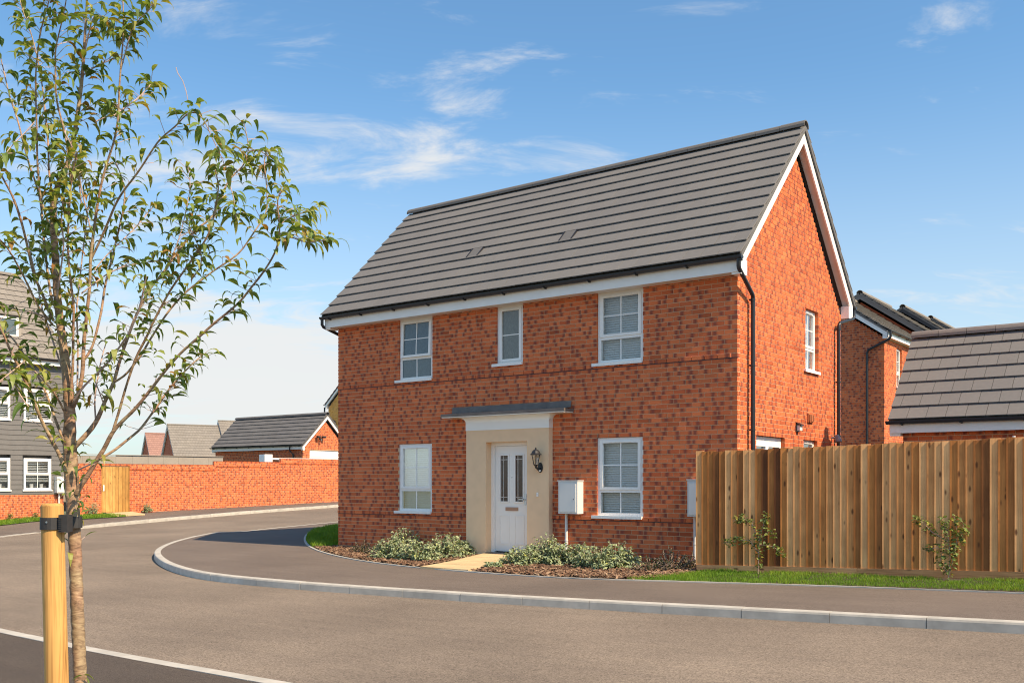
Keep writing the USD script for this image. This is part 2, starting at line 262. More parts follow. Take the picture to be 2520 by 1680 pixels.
BARK = mat('cherry_bark', {'g': ('geometry', {}), 'm': ('mapping', {'mapping_type': 'point', 'scale': (14, 14, 42)}), 'n': ('noise_texture', {'scale': 1.0, 'detail': 5.0, 'roughness': 0.65, 'distortion': 1.4}),
    'r': ('rgb_ramp', {'ramp': [(0.30, (0.095, 0.060, 0.042)), (0.46, (0.26, 0.175, 0.12)), (0.6, (0.39, 0.28, 0.19)), (0.74, (0.52, 0.42, 0.31))]}),
    'n2': ('noise_texture', {'scale': 6.0, 'detail': 3.0}), 'r2': ('rgb_ramp', {'ramp': [(0.38, (0.95, 0.97, 0.80)), (0.62, (1.10, 0.88, 0.78))]}), 'mu': ('mix_color', {'blend_type': 'multiply', 'fac': 0.85}),
    'b': ('bump', {'strength': 0.6, 'distance': 0.004}), 'p': ('principled_bsdf', {'roughness': 0.6, 'specular_ior_level': 0.35})},
    [('g.position', 'm.vector'), ('m.vector', 'n.vector'), ('n.fac', 'r.fac'), ('g.position', 'n2.vector'), ('n2.fac', 'r2.fac'), ('r.color', 'mu.a'), ('r2.color', 'mu.b'), ('mu.result', 'p.base_color'), ('n.fac', 'b.height'), ('b.normal', 'p.normal')])
TWIG = plain('young_twig', (0.42, 0.29, 0.235), 0.55, var=0.3, scale=25.0)
LEAF = leaf_mat('cherry_leaf', [(0.0, (0.085, 0.140, 0.034)), (0.5, (0.185, 0.255, 0.058)), (0.85, (0.34, 0.34, 0.085)), (0.96, (0.25, 0.20, 0.04)), (1.0, (0.32, 0.15, 0.045))], 0.40, 0.42)
SAGE = leaf_mat('sage_leaf', [(0.0, (0.17, 0.21, 0.12)), (0.6, (0.30, 0.36, 0.21)), (0.9, (0.40, 0.45, 0.25)), (1.0, (0.40, 0.40, 0.10))], 0.2, 0.7)
DARKL = leaf_mat('dark_leaf', [(0.0, (0.028, 0.038, 0.016)), (0.6, (0.06, 0.075, 0.03)), (1.0, (0.15, 0.085, 0.05))], 0.2, 0.6)
SHRUB = leaf_mat('shrub_leaf', [(0.0, (0.08, 0.12, 0.035)), (0.6, (0.19, 0.25, 0.075)), (0.92, (0.32, 0.33, 0.09)), (1.0, (0.34, 0.30, 0.04))], 0.3, 0.55)
GRASS = leaf_mat('grass_blade', [(0.0, (0.075, 0.15, 0.012)), (0.6, (0.155, 0.28, 0.02)), (1.0, (0.30, 0.36, 0.04))], 0.35, 0.6)
CHIP = mat('bark_chip', {'at': ('attribute', {'attribute': 'tone'}), 's': ('separate_xyz', {}), 'r': ('rgb_ramp', {'ramp': [(0.0, (0.055, 0.026, 0.014)), (0.6, (0.17, 0.085, 0.045)), (1.0, (0.36, 0.24, 0.15))]}), 'p': ('principled_bsdf', {'roughness': 0.85})},
    [('at.vector', 's.vector'), ('s.z', 'r.fac'), ('r.color', 'p.base_color')])
def glass_mat(name, tint, amount):
    return mat(name, {'t': ('transparent_bsdf', {'color': tint}), 'gl': ('glossy_bsdf', {'roughness': 0.02, 'color': (1, 1, 1)}), 'f': ('fresnel', {'IOR': 1.55}), 'k': ('math', {'math_type': 'multiply_add', 'value2': amount, 'value3': 0.005}), 'm': ('mix_closure', {})},
               [('f.fac', 'k.value1'), ('k.value', 'm.fac'), ('t.BSDF', 'm.closure1'), ('gl.BSDF', 'm.closure2')], 'm.closure')
GLASS = glass_mat('window_glass', (0.95, 0.96, 0.96), 0.42)
def frost(name, col):
    return mat(name, {'g': ('geometry', {}), 'm': ('mapping', {'mapping_type': 'point', 'scale': (60, 60, 22)}), 'n': ('noise_texture', {'scale': 1.0, 'detail': 3.0, 'distortion': 1.0}), 'r': ('rgb_ramp', {'ramp': [(0.3, tuple(np.array(col) * 0.75)), (0.7, tuple(np.array(col) * 1.25))]}),
        'b': ('bump', {'strength': 0.35, 'distance': 0.004}), 'p': ('principled_bsdf', {'roughness': 0.12, 'specular_ior_level': 0.8})},
        [('g.position', 'm.vector'), ('m.vector', 'n.vector'), ('n.fac', 'r.fac'), ('r.color', 'p.base_color'), ('n.fac', 'b.height'), ('b.normal', 'p.normal')])
FROST_B = frost('obscured_glass_blue', (0.085, 0.11, 0.12)); FROST_G = frost('obscured_glass_grey', (0.13, 0.13, 0.115))
DOORGL = plain('dark_door_glass', (0.085, 0.055, 0.042), 0.12, var=0.25, scale=18.0)
BLIND = plain('blind_slat', (0.80, 0.80, 0.78), 0.5); CURT = plain('net_curtain', (0.72, 0.72, 0.70), 0.8)
DARKROOM = plain('dark_room', (0.03, 0.028, 0.025), 0.9)
BRASS = plain('bronze_letterplate', (0.42, 0.24, 0.16), 0.4, metallic=0.5); STEEL = plain('steel', (0.6, 0.6, 0.62), 0.3, metallic=1.0)
METER = plain('meter_box_plastic', (0.66, 0.645, 0.62), 0.5, var=0.03, scale=3.0)
TERRA = plain('terracotta', (0.38, 0.12, 0.045), 0.8); GREYV = plain('grey_plastic', (0.23, 0.22, 0.225), 0.5)
SOFFIT = plain('pvc_soffit', (0.74, 0.72, 0.69), 0.45); LAMPGL = glass_mat('lamp_glass', (0.93, 0.93, 0.9), 1.0)
RUBBER = plain('black_rubber', (0.03, 0.028, 0.028), 0.6, var=0.2, scale=40.0)
STRIP = plain('grey_boarding', (0.30, 0.265, 0.225), 0.85, var=0.12, scale=2.0)

# ------------------------------------------------------------------ ground
def sp(t, w=1.5): return w * np.log1p(np.exp(np.clip(np.asarray(t, float) / w, -30, 30)))
def G(x, y): return 0.040 * (sp(np.asarray(y) - 1.0) - sp(np.asarray(y) - 19.0)) + 0.024 * (sp(np.asarray(x) + 1.0) - sp(np.asarray(x) - 9.0))
def sst(a, b, x): t = np.clip((np.asarray(x, float) - a) / (b - a), 0, 1); return t * t * (3 - 2 * t)
def smoothline(pts, step=0.3, it=3):
    p = np.array(pts, float)
    for _ in range(it):
        q = [p[0]]
        for a, b in zip(p[:-1], p[1:]): q += [a * 0.75 + b * 0.25, a * 0.25 + b * 0.75]
        p = np.array(q + [p[-1]])
    ls = LineString(p); n = max(2, int(ls.length / step)); return np.array([ls.interpolate(i / n, normalized=True).coords[0] for i in range(n + 1)])
def sheet(poly, zf, cell=1.2, thick=0.0):
    """a polygon draped over the height zf(x, y); with a skirt of the given thickness"""
    mb = MB(); x0, y0, x1, y1 = poly.bounds
    from shapely.prepared import prep
    pr = prep(poly)
    for gx in np.arange(math.floor(x0 / cell), math.ceil(x1 / cell)):
        for gy in np.arange(math.floor(y0 / cell), math.ceil(y1 / cell)):
            c = sbox(gx * cell, gy * cell, gx * cell + cell, gy * cell + cell)
            if pr.contains(c): parts = [c]
            elif pr.intersects(c):
                q = c.intersection(poly); parts = [g for g in getattr(q, 'geoms', [q]) if g.geom_type == 'Polygon' and g.area > 1e-6]
            else: continue
            for g in parts:
                v, f = trimesh.creation.triangulate_polygon(g, engine='earcut')
                if len(f): 
                    a, b, cc = v[f[:, 0]], v[f[:, 1]], v[f[:, 2]]
                    flip = ((b - a)[:, 0] * (cc - a)[:, 1] - (b - a)[:, 1] * (cc - a)[:, 0]) < 0
                    f = np.array(f); f[flip] = f[flip][:, ::-1]
                    mb.add(np.column_stack([v, zf(v[:, 0], v[:, 1])]), f)
    if thick:
        for ring in [poly.exterior] + list(poly.interiors):
            ls = LineString(ring.coords); n = max(4, int(ls.length / 0.4)); p = np.array([ls.interpolate(i / n, normalized=True).coords[0] for i in range(n)])
            z = zf(p[:, 0], p[:, 1]); v = np.vstack([np.column_stack([p, z]), np.column_stack([p, z - thick])]); f = [[i, (i + 1) % n, n + (i + 1) % n, n + i] for i in range(n)]
            mb.add(v, f)
    return mb
INNER = smoothline([(14, -4.15), (9, -4.3), (4.5, -4.53), (1.0, -4.76), (-2.4, -5.03), (-4.6, -5.25), (-6.3, -5.22), (-7.7, -4.85), (-9.86, -3.85), (-12.0, -2.5), (-13.9, -0.8), (-15.5, 1.1), (-16.5, 3.1), (-16.75, 5.4), (-16.7, 9), (-16.6, 40)])
OUTER = smoothline([(16, -10.3), (8, -9.95), (0.8, -9.72), (-3.8, -9.58), (-8.5, -9.15), (-13.5, -7.5), (-18, -4.4), (-21.2, -1.2), (-22.6, 1.2), (-23.3, 4.5), (-23.75, 8), (-23.65, 10.5), (-23.4, 13.4), (-23.1, 20), (-22.8, 40)])
PLOT = smoothline([(14, -1.75), (9, -1.8), (4.35, -1.91), (1.9, -2.05), (0.0, -2.36), (-1.3, -2.66), (-2.5, -2.68), (-4.4, -2.54), (-5.6, -2.30), (-6.9, -1.84), (-8.5, -1.02), (-9.9, -0.10), (-11.7, 1.35), (-13.5, 3.1), (-14.5, 4.7), (-14.75, 6.5), (-14.7, 40)])
kerb_poly = Polygon(np.vstack([INNER, [(14, 40)]])).buffer(0)
plot_poly = Polygon(np.vstack([PLOT, [(14, 40)]])).buffer(0)
road_poly = Polygon(np.vstack([OUTER, INNER[::-1]])).buffer(0)
def drop_in(x, y): return 0.085 * sst(1.6, 3.4, y) * sst(-14.9, -16.3, x)
def zpave(x, y): return G(x, y) - drop_in(np.asarray(x), np.asarray(y)) - 0.004
far = T('ground', 'open ground around the houses', kind='structure')
used[('/World', 'ground')] = 1
N = 60; gx = np.sign(np.linspace(-1, 1, N)) * np.abs(np.linspace(-1, 1, N)) ** 2.2 * 700; XX, YY = np.meshgrid(gx, gx, indexing='ij'); XX = XX + 4
vv = np.column_stack([XX.ravel(), YY.ravel(), (G(XX, YY) - 0.22 - 3.2 * sst(40, 130, np.hypot(XX + 5, YY))).ravel()]); ff = [[i * N + j, (i + 1) * N + j, (i + 1) * N + j + 1, i * N + j + 1] for i in range(N - 1) for j in range(N - 1)]
put(far, 'terrain', MB().add(vv, ff), FIELD)
top('road', sheet(road_poly.buffer(0.05), lambda x, y: G(x, y) - 0.11), ROAD, 'tan grey asphalt road bending round the corner house', kind='structure')
top('pavement', sheet(kerb_poly.buffer(-0.12).difference(plot_poly.buffer(0.02)), zpave), PAVE, 'grey brown asphalt pavement wrapping round the corner plot', kind='structure')
big = sbox(-60, -40, 40, 60)
outer_side = big.difference(unary_union([Polygon(np.vstack([OUTER, [(40, 40), (40, -10.5)]])).buffer(0)])).buffer(-0.001)
near_part = outer_side.intersection(sbox(-60, -40, 40, -4.6)); far_part = outer_side.intersection(sbox(-60, -4.6, 40, 60))
def zfar(x, y): return G(x, y) - 0.095 + 0.091 * sst(0.6, 3.0, y)
far_pave = far_part.intersection(LineString(OUTER).buffer(6.0))
top('far_pavement', sheet(far_pave, zfar), PAVE, 'asphalt pavement along the far side of the side street', kind='structure')
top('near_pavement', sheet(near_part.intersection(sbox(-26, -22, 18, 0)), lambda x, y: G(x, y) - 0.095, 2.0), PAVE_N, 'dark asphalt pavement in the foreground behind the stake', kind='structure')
def kerb(name, label, line, inward, stone, ztop, zbase, width=0.125, lo=0, hi=None, splay=0.02):
    """kerb stones laid end to end along the line; inward = +1 puts the body on the left of the direction of travel"""
    t = T(name, label, kind='structure'); ls = LineString(line); s = lo; hi = hi or ls.length
    while s < hi - 0.2:
        p = np.array(ls.interpolate(s).coords[0]); L = stone(p); e = min(s + L, hi); mb = MB()
        prof = [(0.0, zbase), (0.0, -splay * 1.3), (splay * 0.35, -splay * 0.35), (splay, 0.0), (width, 0.0), (width, zbase)]
        n = 2 if L > 0.7 else 2; ring = []; j = (rng.random(2) - 0.5) * 0.004
        for k in range(n + 1):
            a = np.array(ls.interpolate(s + 0.003 + (e - s - 0.006) * k / n).coords[0]); b = np.array(ls.interpolate(s + 0.003 + (e - s - 0.006) * k / n + 0.02).coords[0]); c = np.array(ls.interpolate(max(0, s + 0.003 + (e - s - 0.006) * k / n - 0.02)).coords[0])
            d = b - c; d /= np.linalg.norm(d); nn = np.array([-d[1], d[0]]) * inward
            for o, z in prof:
                q = a + nn * (o + j[0]); ring.append((q[0], q[1], (ztop(q[0], q[1]) + j[1]) + (z if z > -0.1 else z)))
        m = len(prof); F = []
        for k in range(n):
            for q in range(m):
                r = (q + 1) % m; F.append([k * m + q, (k + 1) * m + q, (k + 1) * m + r, k * m + r])
        F = [f if inward < 0 else f[::-1] for f in F]
        for k, sg in ((0, 1), (n, -1)):
            for q in range(1, m - 1): F.append(([k * m, k * m + q, k * m + q + 1, k * m] if sg * inward < 0 else [k * m, k * m + q + 1, k * m + q, k * m]))
        mb.add(ring, F); put(t, 'kerb_stone', mb, CONC); s = e
    return t
lsI = LineString(INNER)
kerb('kerb', 'pale concrete kerb round the corner pavement', INNER, -1, lambda p: 0.915 if p[0] > -5 or p[1] > 4 else 0.6, lambda x, y: float(G(x, y) - drop_in(x, y)), -0.16, hi=lsI.project(Point(-16.6, 30)))
kerb('far_kerb', 'sunlit kerb on the far side of the side street', OUTER, 1, lambda p: 0.915, lambda x, y: float(zfar(x, y) + 0.004), -0.16, lo=LineString(OUTER).project(Point(-20.5, -2)), hi=LineString(OUTER).project(Point(-23, 28)))
kerb('flush_kerb', 'flush pale kerb line across the foreground', OUTER, 1, lambda p: 0.915, lambda x, y: float(G(x, y) - 0.091), -0.1, lo=LineString(OUTER).project(Point(6, -9.8)), hi=LineString(OUTER).project(Point(-20.5, -2)), splay=0.004)
edge = MB(); pl = LineString(PLOT); a_, b_ = pl.buffer(0.025, cap_style=2), None
top('pavement_edging', sheet(a_.intersection(sbox(-20, -5, 9, 20)), lambda x, y: G(x, y) + 0.012, 0.6, thick=0.05), CONC, 'thin concrete edging between pavement and garden', kind='structure')
bed_poly = plot_poly.buffer(-0.03).intersection(sbox(-9.6, -4, -0.6, 0.1)).union(plot_poly.buffer(-0.03).intersection(Polygon([(-0.7, -3), (-0.6, 0.1), (0.2, 0.1), (0.0, -1.2), (-0.45, -2.45)])))
soil = T('garden_soil', 'brown soil of the corner plot', kind='structure'); used[('/World', 'garden_soil')] = 1
put(soil, 'soil', sheet(plot_poly.intersection(sbox(-16, -4, 10, 14)), lambda x, y: G(x, y) - 0.002 + 0.05 * sst(-2.4, -1.2, y) * sst(-0.4, 0.6, x)), SOIL)
verge_z = lambda x, y: G(x, y) + 0.004 + 0.032 * sst(-2.3, -1.0, y) * sst(-0.6, 0.4, x)
verge_poly = plot_poly.buffer(-0.03).intersection(Polygon([(-0.75, -2.9), (-0.05, -0.9), (9, -0.9), (9, -3)])).difference(Point(0.82, -1.12).buffer(0.16).union(Point(3.36, -1.10).buffer(0.18)))
corner_poly = plot_poly.buffer(-0.03).intersection(Polygon([(-9.35, -0.75), (-9.12, 0.2), (-9.12, 12), (-15, 12), (-15, -1)]))
left_verge = Polygon([(-28.35, -9), (-28.35, 4.3), (-26.7, 4.3), (-26.2, -3), (-25.6, -9)])
gate_verge = Polygon([(-28.0, 4.75), (-26.0, 3.2), (-25.6, 5.3), (-27.55, 5.75)])
for nm, po, zf, lb in (('fence_turf', verge_poly, verge_z, 'turf strip in front of the timber fence'), ('corner_turf', corner_poly, lambda x, y: G(x, y) + 0.006, 'turf at the left corner of the brick house'),
                       ('far_turf', left_verge.union(gate_verge), lambda x, y: zfar(x, y) + 0.02, 'turf in front of the dark clad house')):
    top(nm, sheet(po, zf, 0.8), GRASSB, lb, kind='structure')
def grass(name, label, poly, zf, dens, h0, h1, seed, wid=0.005):
    r = np.random.default_rng(seed); x0, y0, x1, y1 = poly.bounds; n = int((x1 - x0) * (y1 - y0) * dens); p = r.random((n, 2)) * (x1 - x0, y1 - y0) + (x0, y0)
    from shapely import contains_xy
    p = p[contains_xy(poly, p[:, 0], p[:, 1])]; n = len(p); z = zf(p[:, 0], p[:, 1]); cl = meshkit.noise(np.column_stack([p * 4.0, np.zeros(n)]), 3)
    h = (h0 + (h1 - h0) * r.random(n)) * (0.6 + 0.7 * cl); a = r.random(n) * 6.283; lean = (0.15 + 0.55 * r.random(n)) * h; b = r.random(n) * 6.283
    dx, dy = np.cos(a) * wid * 0.5, np.sin(a) * wid * 0.5; lx, ly = np.cos(b) * lean, np.sin(b) * lean
    V = np.stack([np.column_stack([p[:, 0] - dx, p[:, 1] - dy, z - 0.005]), np.column_stack([p[:, 0] + dx, p[:, 1] + dy, z - 0.005]),
                  np.column_stack([p[:, 0] - dx * .8 + lx * .35, p[:, 1] - dy * .8 + ly * .35, z + h * .6]), np.column_stack([p[:, 0] + dx * .8 + lx * .35, p[:, 1] + dy * .8 + ly * .35, z + h * .6]),
                  np.column_stack([p[:, 0] + lx, p[:, 1] + ly, z + h])], 1).reshape(-1, 3)
    F = (np.array([[0, 1, 3], [0, 3, 2], [2, 3, 4]])[None] + 5 * np.arange(n)[:, None, None]).reshape(-1, 3)
    tn = np.clip(0.25 + 0.5 * cl + 0.45 * (r.random(n) - 0.5), 0, 1); tone = np.repeat(np.column_stack([r.random(n), r.random(n), tn]), 5, 0)
    return top(name, MB().add(V, F, tone), GRASS, label, 'grass', kind='stuff')
grass('grass', 'bright green grass strip along the foot of the timber fence', verge_poly.intersection(sbox(-2, -3, 5.2, 0)), verge_z, 4200, 0.022, 0.06, 1)
grass('grass', 'green grass tuft at the left corner of the brick house', corner_poly.intersection(sbox(-16, -2, -9, 9)), lambda x, y: G(x, y) + 0.006, 1500, 0.05, 0.11, 2, 0.009)
grass('grass', 'grass strip before the dark clad house and side gate', left_verge.intersection(sbox(-30, 0, -20, 5)).union(gate_verge), lambda x, y: zfar(x, y) + 0.02, 600, 0.05, 0.09, 3, 0.016)

# ------------------------------------------------------------------ bricks and walls
PZ = 0.075
def bricks(origin, u, n, poly, z0, starts, ends, proud=(), zmin=-1e9, pitch=0.225, lift=0.0, umin=-1e9, umax=1e9, depth=0.1025):
    """all bricks of one wall face. u: direction along the wall, n: outward normal; poly in (u, z). starts(k), ends(k): trim at the two ends per course. Returns [(verts, tones, centre)]"""
    out = []; u0, zlo, u1, zhi = poly.bounds; u = np.array([*u, 0.]); n = np.array([*n, 0.]); o = np.asarray(origin, float)
    for k in range(int(math.floor((zlo - z0) / PZ)), int(math.ceil((zhi - z0) / PZ))):
        za, zb = z0 + k * PZ, z0 + (k + 1) * PZ
        if zb - 0.01 < zmin: continue
        q = poly.intersection(LineString([(u0 - 1, (za + zb) / 2), (u1 + 1, (za + zb) / 2)]))
        off = 0.5 * pitch if k % 2 else 0.0
        pr = lift + (0.014 if k in proud else 0.0)
        for g in getattr(q, 'geoms', [q]):
            if g.is_empty or g.geom_type != 'LineString': continue
            a, b = g.coords[0][0], g.coords[-1][0]; a, b = min(a, b), max(a, b)
            if abs(a - u0) < 1e-6: a += starts(k)
            if abs(b - u1) < 1e-6: b -= ends(k)
            a, b = max(a, umin), min(b, umax)
            i = math.floor((a - u1 - off) / pitch)
            while True:
                s, e = u1 + off + i * pitch, u1 + off + (i + 1) * pitch; i += 1
                if s > b: break
                s2, e2 = max(s + 0.0055, a), min(e - 0.0055, b)
                if e2 - s2 < 0.012: continue
                j = (rng.random() - 0.5) * 0.0022; r1, r2 = rng.random(), rng.random()
                lo = np.array([s2, -depth, za + 0.0058]); hi = np.array([e2, pr + j, zb - 0.0058])
                v, _ = boxvf(lo, hi); w = o + v[:, :1] * u + v[:, 1:2] * n; w[:, 2] = o[2] + v[:, 2]
                tone = np.column_stack([(v[:, 0] - s2) / max(e - s - 0.01, 1e-6), np.full(8, r1), np.full(8, r2)])
                out.append((w, tone, w.mean(0)))
    return out
BRF = np.vstack([BF[:, [0, 1, 2]], BF[:, [0, 2, 3]]]); BRFX = BRF[:, ::-1]
def lay(parent, bl, matl, visible=lambda c: True, most=300, flip=False, name='brick', rest='brickwork'):
    """the bricks that show largest become parts, the rest one part"""
    f = BRFX if flip else BRF
    order = sorted(range(len(bl)), key=lambda i: (not visible(bl[i][2]), depth_of(bl[i][2])))
    for i in order[:most]:
        if not visible(bl[i][2]): break
        put(parent, name, MB().add(bl[i][0], f, bl[i][1]), matl)
    restl = [i for i in order[most:]] if all(visible(bl[i][2]) for i in order[:most]) else [i for i in order if not (visible(bl[i][2]) and i in set(order[:most]))]
    if restl:
        mb = MB()
        for i in restl: mb.add(bl[i][0], f, bl[i][1])
        put(parent, rest, mb, matl, kind='stuff')
def core(origin, u, n, poly, t0=-0.006, t1=-0.30):
    """mortar-coloured body of a wall behind its bricks"""
    m = MB(); o = np.asarray(origin, float); u = np.array([*u, 0.]); n = np.array([*n, 0.])
    for g in getattr(poly, 'geoms', [poly]):
        e = trimesh.creation.extrude_polygon(g, t0 - t1, engine='earcut'); v = np.array(e.vertices)
        w = o + v[:, :1] * u + (t1 + v[:, 2:3]) * n; w[:, 2] = o[2] + v[:, 1]
        f = np.array(e.faces)
        if np.cross(np.append(u[:2], 0), [0, 0, 1]) @ n < 0: f = f[:, ::-1]
        m.add(w, f)
    return m
def rect(a, b, c, d): return sbox(a, c, b, d)

# ------------------------------------------------------------------ roofs
def roof_tiles(eave0, udir, ddir, length, pitch, run, gauge=0.335, width=0.300, thick=0.020, mat_spread=1.0, nrows=None):
    """tiles of one slope: eave0 = lower left corner point on the top of the batten plane; udir along the eaves; ddir horizontal, uphill. Returns [(verts, tones, centre)]"""
    u = np.array([*udir, 0.]); d = np.array([*ddir, 0.]); s = d * math.cos(pitch) + np.array([0, 0, math.sin(pitch)]); nn = -d * math.sin(pitch) + np.array([0, 0, math.cos(pitch)])
    L = run / math.cos(pitch); rows = nrows or max(1, round(L / gauge)); ga = L / rows; out = []
    for r in range(rows):
        off = 0.5 * width if r % 2 else 0.0; x = -off
        while x < length - 1e-6:
            a, b = max(x, 0) + 0.0035, min(x + width, length) - 0.0035; x += width
            if b - a < 0.03: continue
            j = (rng.random() - 0.5) * 0.003; lap = ga + (0.07 if r < rows - 1 else 0.0)
            tilt = 0.037
            P = []
            for uu in (a, b):
                for ss, h in ((r * ga, tilt), (r * ga + lap, 0.0)):
                    for k in (0, 1): P.append(np.asarray(eave0) + u * uu + s * ss + nn * (h + j + (0 if k == 0 else thick)))
            P = np.array(P); rr = rng.random()
            out.append((P, np.tile([rng.random(), rng.random(), rr], (8, 1)), P.mean(0)))
    return out
def ridge_tiles(parent, p0, p1, matl, r=0.125, seg=0.45, name='ridge_tile'):
    p0, p1 = np.array(p0, float), np.array(p1, float); L = np.linalg.norm(p1 - p0); n = max(1, round(L / seg)); d = (p1 - p0) / L; side = np.cross(d, [0, 0, 1]); side /= np.linalg.norm(side)
    for i in range(n):
        a, b = p0 + d * (L * i / n + 0.004), p0 + d * (L * (i + 1) / n - 0.004); mb = MB(); V = []; th = np.linspace(-0.15, math.pi + 0.15, 9); j = (rng.random() - 0.5) * 0.006
        for q in (a, b):
            for rr in (r, r - 0.02):
                for t in th: V.append(q + side * (rr * math.cos(t)) + np.array([0, 0, rr * math.sin(t) * 0.9 + j]))
        F = []; m = len(th)
        for k in range(m - 1):
            F += [[k, k + 1, 2 * m + k + 1, 2 * m + k], [m + k, 3 * m + k, 3 * m + k + 1, m + k + 1], [k, m + k, m + k + 1, k + 1], [2 * m + k, 2 * m + k + 1, 3 * m + k + 1, 3 * m + k]]
        F += [[0, 2 * m, 3 * m, m], [m - 1, 2 * m - 1, 4 * m - 1, 3 * m - 1]]
        t = rng.random(); mb.add(V, F, (rng.random(), rng.random(), t * 0.7)); put(parent, name, mb, matl)
TF = BRF
def slab(p, q, r_, s_, thick):
    """solid slab on a quad (p q r s), thickness along its normal downwards"""
    P = np.array([p, q, r_, s_], float); n = np.cross(P[1] - P[0], P[3] - P[0]); n /= np.linalg.norm(n); B = P - n * thick
    return np.vstack([P, B]), np.array([[0, 1, 2, 3], [7, 6, 5, 4], [0, 4, 5, 1], [1, 5, 6, 2], [2, 6, 7, 3], [3, 7, 4, 0]])
def gutter_shape(p0, p1, r=0.056, n=8):
    """half round open gutter"""
    p0, p1 = np.array(p0, float), np.array(p1, float); d = (p1 - p0) / np.linalg.norm(p1 - p0); side = np.cross(d, [0, 0, 1]); V = []; th = np.linspace(math.pi, 2 * math.pi, n)
    for q in (p0, p1):
        for rr in (r, r - 0.006):
            for t in th: V.append(q + side * rr * math.cos(t) + np.array([0, 0, rr * math.sin(t)]))
    F = []
    for k in range(n - 1): F += [[k, k + 1, 2 * n + k + 1, 2 * n + k], [n + k, 3 * n + k, 3 * n + k + 1, n + k + 1]]
    F += [[0, 2 * n, 3 * n, n], [n - 1, 2 * n - 1, 4 * n - 1, 3 * n - 1]]
    for o in (0, 2 * n):
        for k in range(1, n - 1): F.append([o, o + k, o + k + 1, o])
    return V, F

